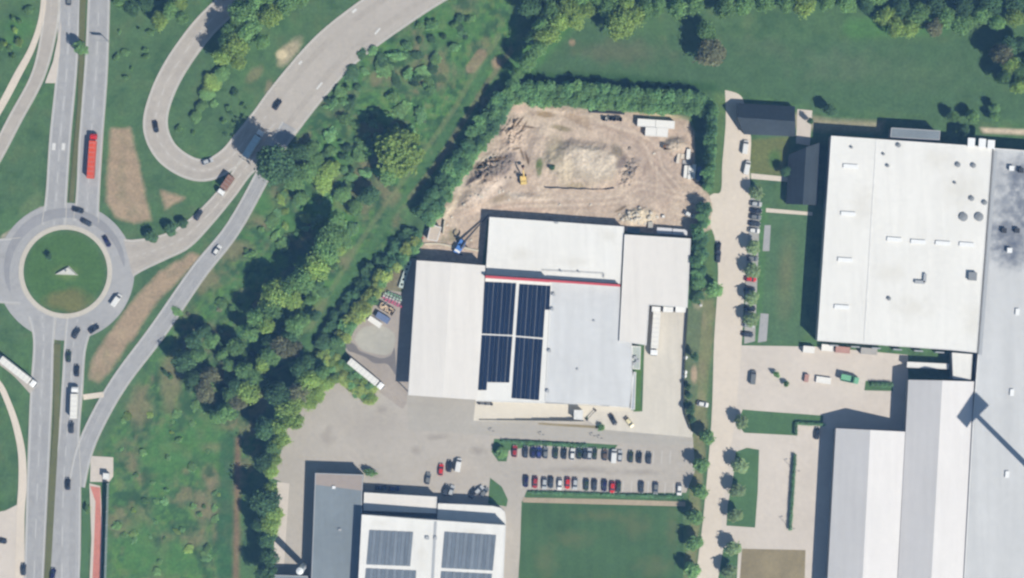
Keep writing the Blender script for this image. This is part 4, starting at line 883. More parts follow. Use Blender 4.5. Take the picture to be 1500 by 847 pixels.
MB().box((-.8, 0, 1.9), (4.6, 2.5, .12)).box((-.8, 1.22, 2.4), (4.6, .08, 1.0)).box((-.8, -1.22, 2.4), (4.6, .08, 1.0)).box((-3.08, 0, 2.4), (.08, 2.5, 1.0)).box((1.48, 0, 2.5), (.1, 2.5, 1.3)).build('tipper_body', GRN, t)
MB().box((0, 0, .9), (6.4, 1.0, .4)).build('chassis', DARKM, t); MB().loft([ring(1.8, 1.2, .5, 2.9, .1), ring(3.0, 1.2, .5, 2.9, .12), ring(3.6, 1.1, .5, 1.6, .12)]).build('cab', GRN, t)
for x in (-2.2, -1.0, 2.6):
    for s in (-1, 1): wheel(t, x, s * 1.05, .48, .34)

# ------------------------------------------------------------------ building-site and yard things
def container(label, px, py, ang, l, w, h, m, name='container', group=None, z=None, doors=True):
    p = P(px, py); p.z = dz(px, py) * .8 + .02 if z is None else z
    t = thing(name, label, 'container', p, R(ang), group)
    b = MB().box((0, 0, h / 2), (l - .1, w - .1, h - .1))
    n = int(l / .45)
    for s in (-1, 1):
        for k in range(n): b.box((-l / 2 + (k + .5) * l / n, s * (w / 2 - .03), h / 2), (.2, .06, h - .3))
    b.build('body', m, t)
    f = MB()
    for s in (-1, 1):
        f.box((0, s * (w / 2 - .06), h - .06), (l, .14, .13)).box((0, s * (w / 2 - .06), .06), (l, .14, .13)); f.box((s * (l / 2 - .06), 0, h - .06), (.13, w, .14))
        for q in (-1, 1): f.box((s * (l / 2 - .07), q * (w / 2 - .07), h / 2), (.15, .15, h))
    f.build('frame', m, t)
    if doors:
        for s in (-1, 1): MB().box((l / 2 + .0, s * w / 4, h / 2), (.06, w / 2 - .12, h - .3)).build('door', m, t)
    return t
CW = mat('container_white', lit(243, 241, 238), .5, ((.8, .03),)); CB = mat('container_blue', lit(116, 134, 172), .55, ((.9, .08),)); CG = mat('container_grey_white', lit(222, 222, 228), .5, ((.8, .04),))
for i, (x, y, l, w_, lb) in enumerate(((946.5, 181, 6.6, 2.75, 'white site container, the western one of the upper pair by the north hedge'), (974, 183, 6.9, 2.8, 'white site container, the eastern one of the upper pair by the north hedge'),
                                  (953, 193.8, 4.1, 3.1, 'white site container, the western one of the lower pair by the north hedge'), (969.7, 194.8, 4.1, 3.1, 'white site container, the eastern one of the lower pair by the north hedge'))):
    container(lb, x, y, -4, l, w_, 2.7, CW, 'site_container', 'white site containers by the north hedge', z=.25)
container('pale grey container in the shade north of the cream hall, western of two', 972.8, 338.3, -4, 5.5, 2.1, 2.3, CG, group='containers behind the cream hall'); container('pale grey container in the shade north of the cream hall, eastern of two', 995.6, 340.2, -4, 5.4, 2.1, 2.3, CG, group='containers behind the cream hall')
container('blue container in the west yard between the scrap skip and the white box', 561, 465.5, -31, 5.2, 2.3, 2.0, CB, z=.03)
container('white steel box at the west end of the yard beside the blue container', 549.5, 471.5, -34, 5.3, 2.0, 1.9, CW, 'storage_box', z=.03)
container('small white container standing upright to the east hedge, north of the white panels', 1008, 226.5, 86, 3.8, 1.4, 2.2, CW, z=None)
for x, y, l, lb in ((1004, 252, 4.6, 'narrow white skip box, west of three side by side near the east hedge'), (1010, 253, 5.0, 'narrow white skip box, middle of three side by side near the east hedge'), (1016, 251.5, 5.3, 'narrow white skip box, east of three side by side near the east hedge'), (1023.5, 254.5, 5.0, 'narrow pale blue skip box in the hedge shadow')):
    container(lb, x, y, 85, l, 1.25, 1.6, CW if x < 1020 else CB, 'skip_box', 'narrow boxes near the east hedge', doors=False)
container('beige crate on the bare soil north-east of the mound', 999.7, 229.5, 80, 1.8, 1.3, 1.2, mat('crate_beige', lit(226, 214, 200), .8), 'crate', doors=False)
container('cream narrow box beside the beige crate on the bare soil', 993.3, 232.5, 80, 3.6, 1.1, 1.5, mat('crate_cream', lit(230, 220, 208), .8), 'crate', doors=False)
container('flat grey pallet stack between the crates and the white skip boxes', 1005, 238, -4, 2.8, 1.6, .5, mat('pallet_grey', lit(184, 182, 184), .9), 'pallet_stack', doors=False)
container('small white box on the soil south-east of the rubble heap', 971.5, 317.5, 0, 1.0, .9, 1.1, CW, 'crate', doors=False)
container('grey block beside the rubble heap behind the cream hall', 952.5, 329.5, 0, 1.7, 2.2, 1.4, mat('block_grey', lit(190, 188, 184), .9), 'concrete_block', doors=False)
def skip(label, px, py, ang, l, w, h, m, fill=None, name='skip', group=None, z=None):
    p = P(px, py); p.z = dz(px, py) * .8 + .02 if z is None else z
    t = thing(name, label, 'skip', p, R(ang), group); b = MB(); v = []
    for zz, k in ((0, .86), (h, 1.0)):
        for q in (k, k - .06): v.append([Vector((a * l / 2 * (q if zz else q), c * w / 2 * q, zz + (.08 if q < k and zz == 0 else 0))) for a, c in ((-1, -1), (1, -1), (1, 1), (-1, 1))])
    o0, i0, o1, i1 = v
    b.loft([o0, o1, i1, i0], caps=False); b.add(o0, [(3, 2, 1, 0)]); b.add(i0, [(0, 1, 2, 3)])
    b.build('hull', m, t)
    for s in (-1, 1): MB().box((0, s * (w / 2 - .02), h * .75), (.2, .12, .35)).build('lifting_lug', m, t)
    if fill:
        f = MB(); r = random.Random(int(px * 7))
        for k in range(70):
            x, y = r.uniform(-.44, .44) * l, r.uniform(-.42, .42) * w
            f.box((x, y, h * .62 + r.uniform(0, .3)), (r.uniform(.2, .9), r.uniform(.15, .5), r.uniform(.1, .3)), M=Matrix.Rotation(r.uniform(0, 3.1), 4, 'Z') @ Matrix.Rotation(r.uniform(-.5, .5), 4, 'X'))
        f.build('scrap', fill, t)
    return t
skip('dark open skip filled with pale scrap wood in the west yard', 566.5, 452, -31, 6.2, 2.6, 1.6, DARKM, mat('scrap_wood', lit(222, 200, 176), .9, ((1.6, .45), (.5, .3))), z=.03)
skip('blue-grey open skip in the shade behind the white hall corner', 928, 337.5, -4, 4.4, 1.8, 1.5, mat('skip_blue', lit(120, 168, 186), .6), mat('scrap_grey', lit(140, 160, 170), .8, ((1.5, .4),)))
skip('brown skip on the bare soil beside the sand pile', 976.3, 216.3, 0, 2.6, 1.8, 1.3, mat('skip_brown', lit(128, 104, 92), .8, ((1.5, .2),)))
for x, y, m_, lb in ((884.5, 174.5, DARKM, 'dark bin at the west end of the row of bins near the long pipe'), (888.8, 175.2, CW, 'white topped bin beside the western dark bin near the long pipe'), (894, 174.3, DARKM, 'dark bin in the middle of the row of bins near the long pipe'), (899.5, 175, DARKM, 'dark bin just east of the middle of the row of bins near the long pipe'), (904.5, 174.6, mat('bin_grey', lit(150, 146, 144), .7), 'grey bin near the east end of the row of bins'), (909, 175.4, DARKM, 'dark bin at the east end of the row of bins near the long pipe')):
    skip(lb, x, y, 90, 1.5, .95, 1.35, m_, name='bin', group='bins in a row near the north hedge')
# crates in the west yard: pale green and magenta rows
CRM = {'pale green': mat('crate_pale_green', lit(176, 206, 186), .7), 'magenta': mat('crate_magenta', lit(206, 92, 132), .7), 'white': mat('crate_white', lit(226, 224, 220), .7), 'green': mat('crate_green', lit(110, 160, 128), .7)}
def crate(px, py, ang, col, lb, l=.95, w=.75, h=.9):
    p = P(px, py); p.z = .03; t = thing('stillage_crate', lb, 'crate', p, R(ang), 'crates stacked in rows in the west yard')
    MB().box((0, 0, .18), (l, w, .06)).box((0, 0, h * .62), (l * .84, w * .84, h * .55)).build('load', CRM[col], t)
    f = MB()
    for a in (-1, 1):
        for c in (-1, 1): f.box((a * (l / 2 - .04), c * (w / 2 - .04), h / 2), (.07, .07, h))
        f.box((0, a * (w / 2 - .04), h - .04), (l, .06, .06)); f.box((a * (l / 2 - .04), 0, h - .04), (.06, w, .06))
    f.build('frame', GREYM, t)
r = random.Random(5)
rows = [('green', 569.5, 428.3, 5, 'green crate in the northernmost row'), ('pale green', 565, 430.3, 6, 'pale green crate behind the magenta rows'), ('white', 563, 434, 6, 'pale crate just north of the magenta rows'), ('magenta', 562.6, 435.8, 6, 'magenta crate in the northern magenta row'), ('magenta', 565.5, 440.3, 6, 'magenta crate in the southern magenta row')]
for col, x0, y0, n, lb in rows:
    for k in range(n): crate(x0 + k * 4.4 + r.uniform(-.4, .4), y0 + k * 1.9 + r.uniform(-.4, .4), -24 + r.uniform(-6, 6), col, lb + ' of the west yard', h=r.uniform(.8, 1.1))
for x, y in ((561.5, 443.5), (566, 446)): crate(x, y, -24, 'white', 'white crate between the magenta rows and the scrap skip')
# long slab with round openings
p = P(593.5, 402); p.z = .03
t = thing('hollow_beam', 'long pale grey beam with dark round openings lying west of the cream hall', 'concrete beam', p, R(72)); BM = mat('beam_concrete', lit(200, 214, 212), .85, ((1, .06),))
L_, W2, H2 = 10.4, 1.75, 1.1; xs = [-3.9, -1.95, 0, 1.95, 3.9]
top = MB(); nseg = 16
for x in xs:                                 # top deck with real holes: ring of quads from each square bay to its circle
    sq = []; ci = []
    for k in range(nseg):
        a = 2 * math.pi * (k + .5) / nseg; ca, sa = math.cos(a), math.sin(a); q = max(abs(ca), abs(sa)); ci.append((x + ca * .48, sa * .48, H2)); sq.append((x + ca / q * .975, sa / q * W2 / 2, H2))
    top.add(sq + ci, [(k, (k + 1) % nseg, nseg + (k + 1) % nseg, nseg + k) for k in range(nseg)])
    top.add(ci + [(c[0], c[1], .15) for c in ci], [(k, nseg + k, nseg + (k + 1) % nseg, (k + 1) % nseg)[::-1] for k in range(nseg)])
for s in (-1, 1): top.box((s * 5.05, 0, H2 - .06), (.32, W2, .12)); top.box((0, s * (W2 / 2 - .05), H2 / 2 - .06), (L_, .1, H2 - .12)); top.box((s * (L_ / 2 - .05), 0, H2 / 2 - .06), (.1, W2 - .2, H2 - .12))
top.build('deck', BM, t); MB().box((0, 0, .06), (L_ - .2, W2 - .2, .12)).build('base', DARKM, t)
# beams, pipes, fences
def rod(name, label, cat, a, b, r_, m, h=None):
    A, B = P(*a), P(*b); A.z = dz(*a) + r_; B.z = dz(*b) + r_; t = thing(name, label, cat, (A + B) / 2, 0, None, True); c = (A + B) / 2; t['_o'] = tuple(c)
    MB().tube([A, B], r_, 10).build('shaft', m, t); d = (B - A).normalized()
    for q in (A, B): MB().tube([q - d * .15, q + d * .15], r_ * 1.25, 10).build('collar', m, t)
rod('pipe', 'long black pipe lying along the foot of the north hedge', 'pipe', (864, 163.5), (914, 166.5), .42, DARKM)
def panel_fence(name, label, cat, pts, h, m, th=.12):
    c = P(*pts[len(pts) // 2]); t = thing(name, label, cat, c, 0, None, True)
    for a, b in zip(pts, pts[1:]):
        A, B = P(*a), P(*b); za = min(dz(*a), dz(*b)); q = (A + B) / 2
        MB().box((q.x, q.y, za + h / 2), ((B - A).length, th, h), math.atan2(B.y - A.y, B.x - A.x)).build('panel', m, t)
        MB().box((A.x, A.y, za + h / 2), (.16, .16, h + .1)).build('post', m, t)
panel_fence('silt_fence', 'low ragged black fence along the south foot of the big soil mound', 'fence', [(799, 275.2), (808, 276), (818, 275.6), (828, 277), (838, 276.4), (848, 277.6), (858, 277), (868, 278.2), (878, 277.4), (888, 277.8), (900, 276)], .9, DARKM)
panel_fence('screen_wall', 'pale upright concrete wall beside the beige hut', 'wall', [(651.5, 323.5), (650.4, 333), (649.4, 343)], 1.6, mat('panel_concrete', lit(222, 214, 196), .9), .4)
panel_fence('kerb_wall', 'pale low wall along the north edge of the shaded passage', 'wall', [(622, 357.5), (640, 357), (655, 359.5), (666, 363)], .5, mat('panel_concrete', lit(222, 214, 196), .9), .6)
panel_fence('kerb_wall', 'pale low wall between the blue crane and the white northern hall', 'wall', [(680, 363), (690, 365.5), (701, 367.5)], .5, mat('panel_concrete', lit(222, 214, 196), .9), .6)
# yellow excavator
YEL = mat('excavator_yellow', lit(238, 208, 140), .5, ((1.2, .08),)); p = P(766.5, 263); p.z = dz(766, 263) + .02
t = thing('excavator', 'yellow tracked excavator with raised arm among the spoil heaps', 'excavator', p, R(96))
for s in (-1, 1):
    q = MB().loft([[Vector((x, s * 1.05 + y, z)) for x, z in ((-1.7, .35), (-1.4, .05), (1.4, .05), (1.7, .35), (1.7, .5), (1.4, .8), (-1.4, .8), (-1.7, .5))] for y in (-.28, .28)]).build('track', DARKM, t)
MB().box((-.5, 0, 1.45), (2.9, 2.3, .9)).box((-1.4, 0, 2.0), (1.1, 2.2, .5)).build('house', YEL, t, bevel=.08)
MB().box((.5, .65, 2.2), (1.3, .95, 1.4)).build('cab', YEL, t, bevel=.06); MB().box((.52, .65, 2.3), (1.36, .8, .9)).build('cab_window', GLASS, t)
MB().tube([(.6, -.3, 1.5), (2.0, -.3, 4.2), (3.4, -.3, 5.2)], [.28, .30, .2], 8).build('boom', YEL, t); st = MB().tube([(3.4, -.3, 5.2), (4.6, -.3, 3.0)], [.2, .15], 8).build('stick', mat('arm_red_brown', lit(168, 84, 72), .6), t)
MB().loft([[Vector((x, -.3 + y, z)) for x, z in ((4.6, 3.1), (5.2, 2.6), (5.0, 1.9), (4.2, 2.2))] for y in (-.55, .55)]).build('bucket', DARKM, st)
# blue crane with its long dark boom
BLU = mat('crane_blue', lit(90, 140, 214), .5, ((1.4, .1),)); p = P(674, 361); p.z = .1
t = thing('mobile_crane', 'blue mobile crane with a long dark boom between the cream and the white northern hall', 'crane', p, R(60))
MB().box((-.2, 0, 1.0), (5.4, 2.4, .7)).build('carrier', BLU, t, bevel=.05); MB().box((-1.0, 0, 2.0), (2.2, 2.0, 1.3)).build('superstructure', BLU, t, bevel=.08)
MB().box((1.7, .55, 1.9), (1.5, 1.1, 1.3)).build('cab', BLU, t, bevel=.06); MB().box((1.75, .55, 2.1), (1.54, .9, .7)).build('cab_window', GLASS, t)
MB().box((-2.0, 0, 2.2), (.8, 2.1, 1.2)).build('counterweight', WHM, t, bevel=.04)
bm = MB().tube([(-.6, -.6, 2.6), (3.0, -.7, 2.2), (9.0, -1.9, 1.4), (14.6, -3.1, .8)], [.42, .38, .28, .2], 8).build('boom', DARKM, t)
MB().tube([(14.6, -3.1, .8), (15.2, -3.2, .5)], .18, 8).build('hook_block', DARKM, bm)
for x in (-2.0, -.7, 1.5):
    for s in (-1, 1): wheel(t, x, s * 1.05, .5, .36)
for a in ((1.2, 1.4), (-2.4, 1.4), (1.2, -1.4), (-2.4, -1.4)): MB().box((a[0], a[1] * 1.15, .5), (.5, 1.0, .25)).box((a[0], a[1] * 1.5, .25), (.5, .5, .3)).build('outrigger', DARKM, t)
# dark arcs shaped as the cast shadow of the crane's grab
p = P(669, 341); t = thing('grapple_shadow', 'dark arcs standing in for the cast shadow of the blue crane grab', 'grapple_shadow', p, R(70))
for s in (-1, 1): MB().tube([(-1.4, s * .1, .5), (-.8, s * .9, .6), (.4, s * 1.15, .5), (1.3, s * .55, .4)], [.22, .22, .2, .1], 8).build('shadow_arc', DARKM, t)
MB().box((-1.5, 0, .5), (.7, .6, .7)).build('shadow_end', DARKM, t)
# red loader, white posts
RDM = mat('loader_red', lit(206, 80, 92), .5, ((1.2, .1),)); p = P(614.5, 355); p.z = .08
t = thing('wheel_loader', 'small red loader at the corner of the hedge beside the shaded passage', 'loader', p, R(68))
MB().box((-.5, 0, .9), (1.5, 1.2, .9)).build('body', RDM, t, bevel=.08); MB().box((-.3, 0, 1.7), (.9, 1.0, .8)).build('cab', RDM, t, bevel=.06); MB().box((-.3, 0, 1.75), (.94, .9, .5)).build('cab_window', GLASS, t)
MB().tube([(.2, .35, 1.1), (1.5, .35, .7)], .1, 6).tube([(.2, -.35, 1.1), (1.5, -.35, .7)], .1, 6).build('lift_arm', RDM, t); MB().loft([[Vector((x, y, z)) for x, z in ((1.5, .9), (1.6, .15), (2.2, .1), (1.7, .3))] for y in (-.8, .8)]).build('bucket', RDM, t)
for x in (-1.0, .7):
    for s in (-1, 1): wheel(t, x, s * .7, .42, .3)
for x, y, lb in ((609, 359.5, 'small white tank standing west of the red loader'), (604, 365, 'small white tank at the edge of the shaded passage near the hedge'), (1026.5, 447.5, 'small white cabinet on the green bank near the lane')):
    p = P(x, y); t = thing('water_tank', lb, 'tank', p); MB().tube([(0, 0, .1), (0, 0, 1.1)], .45, 14).build('tank_body', WHM, t); MB().tube([(0, 0, 1.1), (0, 0, 1.25)], .15, 10).build('lid', DARKM, t)
# rubble blocks on heaps
r = random.Random(3)
STN = mat('rubble_concrete', lit(222, 214, 202), .9, ((1.5, .1),)); STD = mat('rubble_dark', lit(150, 142, 138), .9, ((1.5, .15),))
def boulder(px, py, s, m, label, group, z=None):
    p = P(px, py); p.z = dz(px, py) - s * .15; me = MB(); vs = []
    base = [(a, b, c) for a in (-1, 1) for b in (-1, 1) for c in (-1, 1)]
    rg = [[Vector((math.cos(k) * s * q * r.uniform(.75, 1.2), math.sin(k) * s * q * r.uniform(.7, 1.1), zz * s)) for k in np.arange(0, 6.2, .9)] for q, zz in ((.8, 0), (1, .35), (.6, .75))]
    o = me.loft(rg).build('boulder', m); o.location = p; o.rotation_euler = (0, 0, r.uniform(0, 3)); tag(o, label, 'rubble', group)
for k in range(26): boulder(934 + r.gauss(0, 12), 317 + r.gauss(0, 5.5), r.uniform(.35, .9), STN, 'pale block of concrete rubble on the heap behind the white and cream halls', 'rubble on the heap behind the halls')
for k in range(24): boulder(735 + r.gauss(0, 16), 243 + r.gauss(0, 11), r.uniform(.35, .85), STD, 'dark block of rubble among the western spoil heaps', 'rubble in the western spoil heaps')
for k in range(16): boulder(920 + r.gauss(0, 5), 252 + r.gauss(0, 12), r.uniform(.35, .8), STD, 'dark block of rubble east of the big soil mound', 'rubble east of the mound')
for k in range(12): boulder(718 + r.gauss(0, 18), 283 + r.gauss(0, 7), r.uniform(.3, .6), STN, 'pale stone on the southern spoil slope', 'stones on the southern spoil slope')
for x, y in ((1004, 524), (1003, 545), (1002.5, 551)): boulder(x, y, .9, WHM, 'white boulder on the green bank beside the lorry yard', 'white boulders on the green bank')
for x, y in ((662, 318), (680, 300), (655, 330), (958, 225), (865, 300), (820, 300), (1022, 264), (690, 352)): boulder(x, y, .6, STN, 'lone pale stone on the open bare soil', 'lone stones on the bare soil')
# lamps, posts, signs
def lamp(px, py, label, h=6.0, ang=0, group='lamp posts around the site'):
    p = P(px, py); t = thing('street_lamp', label, 'street lamp', p, R(ang), group)
    MB().tube([(0, 0, 0), (0, 0, h)], [.11, .07], 8).build('pole', GREYM, t); MB().tube([(0, 0, h), (.9, 0, h + .15)], .05, 6).build('arm', GREYM, t); MB().box((1.1, 0, h + .13), (.7, .28, .14)).build('lamp_head', DARKM, t)
for x, y, lb in ((718, 631, 'lamp post on the service road south of the cream hall'), (791, 636.5, 'lamp post on the service road south of the solar hall'), (866, 638, 'lamp post on the service road, western of two near the parked cars'), (876.5, 641.5, 'lamp post on the service road, eastern of two near the parked cars')): lamp(x, y, lb, 1.6)
for x, y, lb in ((1163, 688, 'lamp post at the north end of the long clipped hedge'), (1156, 772, 'lamp post at the south end of the long clipped hedge')): lamp(x, y, lb, 6.5)
p = P(160, 62); t = thing('road_sign', 'road sign gantry beside the eastern carriageway north of the red lorry', 'road sign', p, R(-4)); MB().tube([(0, 0, 0), (0, 0, 5.6)], .14, 8).build('pole', GREYM, t); MB().box((-1.9, 0, 5.2), (3.8, .15, 1.6)).build('sign_panel', mat('sign_back', (.3, .31, .32), .5), t)
p = P(96, 398); t = thing('sculpture', 'pale low sculpture on the roundabout island', 'sculpture', p, R(8)); SC = mat('sculpture_pale', lit(214, 214, 210), .6)
MB().loft([[Vector((x, y, 0)) for x, y in ((-4, -.5), (4.5, -2), (1.5, 1.9))], [Vector((x, y, 1.1)) for x, y in ((-3.2, -.3), (3.6, -1.4), (1.2, 1.3))]]).build('wing', SC, t); MB().tube([(.4, 0, .9), (.6, .2, 2.6)], [.5, .1], 8).build('spike', SC, t)
p = P(866, 608); t = thing('barrier', 'dark slanting barrier with two posts on the pale forecourt east of the hut', 'barrier', p, R(48)); MB().tube([(-2.4, 0, .9), (2.4, 0, .9)], .12, 8).build('arm', DARKM, t)
for s in (-1, 1): MB().box((s * 2.3, 0, .55), (.7, .7, 1.1)).build('post', DARKM, t)
for x, y, a, lb in ((1184, 512, -5, 'white container against the south-west corner of the large white hall'), (1211, 509.5, -5, 'small white container directly below the large white hall')): container(lb, x, y, a, 4.2, 2.4, 2.4, CW, z=.08)
container('reddish container along the south wall of the large white hall', 1233.5, 512.5, -5, 5.2, 2.3, 2.4, mat('container_rust', lit(190, 150, 146), .7, ((1, .1),)), z=.08)
container('grey container along the south wall of the large white hall', 1272, 514.5, -5, 6.0, 2.3, 2.2, mat('container_grey', lit(178, 176, 176), .7, ((1, .1),)), z=.08)
container('white flat trailer on the pale yard west of the green tipper lorry', 1206, 557, -8, 5.4, 2.3, 1.1, CW, 'trailer', z=.08, doors=False)
container('rusty box on the pale yard west of the white flat trailer', 1181, 554, 80, 2.8, 1.5, 1.4, mat('container_rust', lit(190, 150, 146), .7), 'storage_box', z=.08)

# ------------------------------------------------------------------ trees and shrubs
def crown_mesh(name, n, lumps, size, seed, droop=.0, z0=0.0):
    """leaf clumps (bent cards) spread through a lumpy volume; lumps = [(x,y,z,rx,ry,rz)]"""
    r = np.random.RandomState(seed); lumps = np.array(lumps, float)
    vol = (lumps[:, 3] * lumps[:, 4] * lumps[:, 5]) ** .67; pick = r.choice(len(lumps), n, p=vol / vol.sum())
    lt_ = r.uniform(.78, 1.22, len(lumps))[pick]
    d = r.normal(size=(n, 3)); d /= np.linalg.norm(d, axis=1)[:, None]; d[:, 2] = np.where(d[:, 2] < -.4, -d[:, 2], d[:, 2])
    rad = np.clip(.95 + r.normal(0, .24, n), .3, 1.6)
    c = lumps[pick, :3] + d * lumps[pick, 3:] * rad[:, None]
    nr = d * .8 + r.normal(0, .45, (n, 3)) + np.array((0, 0, .7)); nr /= np.linalg.norm(nr, axis=1)[:, None]
    up = r.normal(size=(n, 3)); u = np.cross(nr, up); u /= np.linalg.norm(u, axis=1)[:, None]; w = np.cross(nr, u)
    s = size * r.uniform(.6, 1.35, n)[:, None]; k = r.uniform(.5, .9, n)[:, None]
    bend = nr * s * .22
    v = np.stack([c - u * s - bend, c - w * s * k + bend * .3, c + u * s - bend, c + w * s * k + bend * .3], 1).reshape(-1, 3)
    me = bpy.data.meshes.new(name); f = np.arange(n * 4).reshape(n, 4)
    me.from_pydata(v.tolist(), [], f.tolist()); me.update()
    tint = (lt_ * r.uniform(.75, 1.25, n)); hue = r.uniform(-.08, .08, n)
    col = np.stack([tint * (1 + hue), tint, tint * (1 - hue), np.ones(n)], 1)
    a = me.color_attributes.new('tint', 'FLOAT_COLOR', 'CORNER'); a.data.foreach_set('color', np.repeat(col, 4, 0).ravel().astype(np.float32))
    return me
BARK = mat('bark_grey_brown', (.09, .07, .055), .95, ((3, .25),))
LEAF = {'y': leaf_mat('foliage_bright', (.31, .44, .125), trans=.42), 'g': leaf_mat('foliage_mid', (.215, .375, .14), trans=.42), 'd': leaf_mat('foliage_dark', (.095, .185, .085), trans=.3),
        'o': leaf_mat('foliage_olive', (.24, .25, .14), trans=.42), 'h': leaf_mat('foliage_hedge', (.235, .43, .18), trans=.42), 'hd': leaf_mat('foliage_hedge_dark', (.15, .30, .145), trans=.42), 'hy': leaf_mat('foliage_hedge_yellow', (.44, .54, .17), trans=.42), 'p': leaf_mat('foliage_pale', (.27, .37, .18), trans=.42)}
def make_tree(name, label, cat, kind, n, size, seed, h, rad, trunk=True, lumps=8, spread=.62, base=.32):
    r = random.Random(seed); t = thing(name, label, cat); L = []
    L.append((0, 0, h * .66, rad * .72, rad * .72, h * .34))
    for i in range(lumps):
        a = 2 * math.pi * i / lumps + r.uniform(-.4, .4); q = rad * spread * r.uniform(.55, 1.35); rr = rad * r.uniform(.20, .50)
        L.append((math.cos(a) * q, math.sin(a) * q, h * r.uniform(base + .12, .8), rr, rr * r.uniform(.8, 1.15), h * r.uniform(.14, .22)))
    for i in range(3): L.append((r.uniform(-.3, .3) * rad, r.uniform(-.3, .3) * rad, h * r.uniform(.8, .9), rad * .3, rad * .3, h * .12))
    me = crown_mesh('foliage', n, L, size, seed); me.materials.append(LEAF[kind])
    o = bpy.data.objects.new('foliage', me); COL.objects.link(o); o.parent = t
    tb = MB().tube([(0, 0, -.2), (.05, 0, h * .25), (-.05, .06, h * .5), (0, 0, h * .8)], [h * .028 + .05, h * .022 + .03, h * .015 + .02, .03], 8)
    for i in range(5):
        a = 2 * math.pi * i / 5 + r.uniform(-.3, .3); z = h * r.uniform(.28, .5); q = rad * .6
        tb.tube([(0, 0, z), (math.cos(a) * q * .5, math.sin(a) * q * .5, z + h * .14), (math.cos(a) * q, math.sin(a) * q, z + h * .24)], [h * .012 + .02, h * .008 + .02, .02], 6)
    tb.build('trunk', BARK, t)
    return t
PROTO = {}
for k, (n, size, seed, h, rad, lu) in {'broad': (2700, .38, 1, 10, 4, 14), 'broad2': (2700, .38, 2, 10, 4, 12), 'broad3': (2500, .40, 3, 10, 4, 17), 'broad4': (2600, .36, 14, 10, 4, 15), 'tall': (2100, .36, 4, 12, 3, 11), 'hedge': (1100, .30, 5, 6, 2.2, 7), 'hedge2': (1100, .30, 6, 6, 2.2, 9), 'hedge3': (1000, .32, 7, 6, 2.2, 6), 'small': (1500, .28, 8, 7, 1.8, 6), 'shrub': (500, .28, 9, 2.2, 1.6, 6), 'shrub2': (500, .28, 10, 2.2, 1.6, 8)}.items():
    PROTO[k] = (make_tree({'b': 'tree', 't': 'tree', 'h': 'hedge_tree', 's': 'bush' if 'shrub' in k else 'street_tree'}[k[0]], '', 'tree', 'g', n, size, seed, h, rad, lumps=lu, base=.05 if k[0] in 'h' or 'shrub' in k else .32), rad, h)
used_t = set()
def tree(px, py, rpx, kind, h, protos, label, group, cat=None, z=0.0, atground=False):
    key = random.choice(protos); t, rad, ph = PROTO[key]
    p = P(px, py, 0 if atground else h * .6); p.z = z
    s = rpx * S / rad; rz = random.uniform(0, 6.28); k_ = (.65, 1.45) if 'shrub' in key else (.78, 1.22) if key in BR + ['tall'] else (.9, 1.1); sc = (s * random.uniform(*k_), s * random.uniform(*k_), h / ph)
    if key in used_t: o = dup(t, p, rz, label, group, sc, {'foliage': LEAF[kind]})
    else:
        used_t.add(key)
        _kids[t.name] = [(c, list(c.children)) for c in t.children]
        o = t; o.location = p; o.rotation_euler = (0, 0, rz); o.scale = sc; o['label'] = label; o['group'] = group
        for c in t.children:
            if c.name.startswith('foliage'): c.material_slots[0].link = 'OBJECT'; c.material_slots[0].material = LEAF[kind]
    if cat: o['category'] = cat
    return o
random.seed(11)
BR = ['broad', 'broad2', 'broad3', 'broad4']
KN = {'y': 'bright yellow-green', 'g': 'mid green', 'd': 'dark green', 'o': 'olive brown'}
def grove(lst, where, group, hk=1.0):
    for x, y, r_, k in lst:
        h = (4.5 + r_ * .50) * hk
        tree(x, y, r_, k, h, BR + (['tall'] if r_ < 13 else []), KN[k] + ' tree ' + where, group)
# grove beside the loop road
grove([(346, 68, 17, 'y'), (327, 84, 14, 'y'), (366, 44, 17, 'g'), (358, 20, 18, 'g'), (398, 24, 17, 'y'), (420, 6, 17, 'g'), (384, 62, 12, 'g'), (376, 2, 15, 'g'), (392, -8, 16, 'g'), (350, 92, 11, 'y'), (334, 60, 13, 'g'), (340, 45, 12, 'g'), (440, -6, 14, 'g')], 'in the grove inside the loop road', 'trees in the grove inside the loop road', 1.2)
grove([(250, 14, 13, 'g'), (266, 26, 11, 'g'), (215, 6, 12, 'd'), (236, 30, 11, 'y'), (192, 12, 12, 'd'), (262, 4, 12, 'y'), (180, 2, 10, 'g')], 'at the top edge between the carriageway and the loop road', 'trees at the top edge beside the loop road')
grove([(325, 108, 12, 'g'), (312, 122, 11, 'y'), (302, 138, 10, 'g'), (296, 156, 8, 'g'), (288, 172, 7, 'g'), (318, 116, 9, 'g'), (306, 130, 9, 'y')], 'low in the shrub strip on the inner bend of the loop road', 'shrubs on the inner bend of the loop road', .3)
tree(403, 238, 27, 'd', 23, ['broad'], 'large dark tree at the roadside that shades the pale lorry', 'large roadside trees'); tree(438, 222, 13, 'd', 12, ['broad3'], 'dark tree just north-east of the big roadside tree', 'large roadside trees'); tree(436, 256, 13, 'g', 9, ['broad2'], 'mid green tree at the foot of the big roadside tree', 'large roadside trees')
tree(585, 228, 31, 'y', 19, ['broad2'], 'big bright yellow-green tree standing alone in the scrub', 'single trees in the scrub'); tree(604, 205, 13, 'y', 11, ['broad3'], 'smaller bright tree on the north side of the big lone tree', 'single trees in the scrub'); tree(568, 256, 15, 'g', 10, ['broad'], 'mid green tree on the south-west side of the big lone tree', 'single trees in the scrub'); tree(540, 288, 14, 'd', 9, ['broad'], 'dark tree in the scrub south-west of the big lone tree', 'single trees in the scrub')
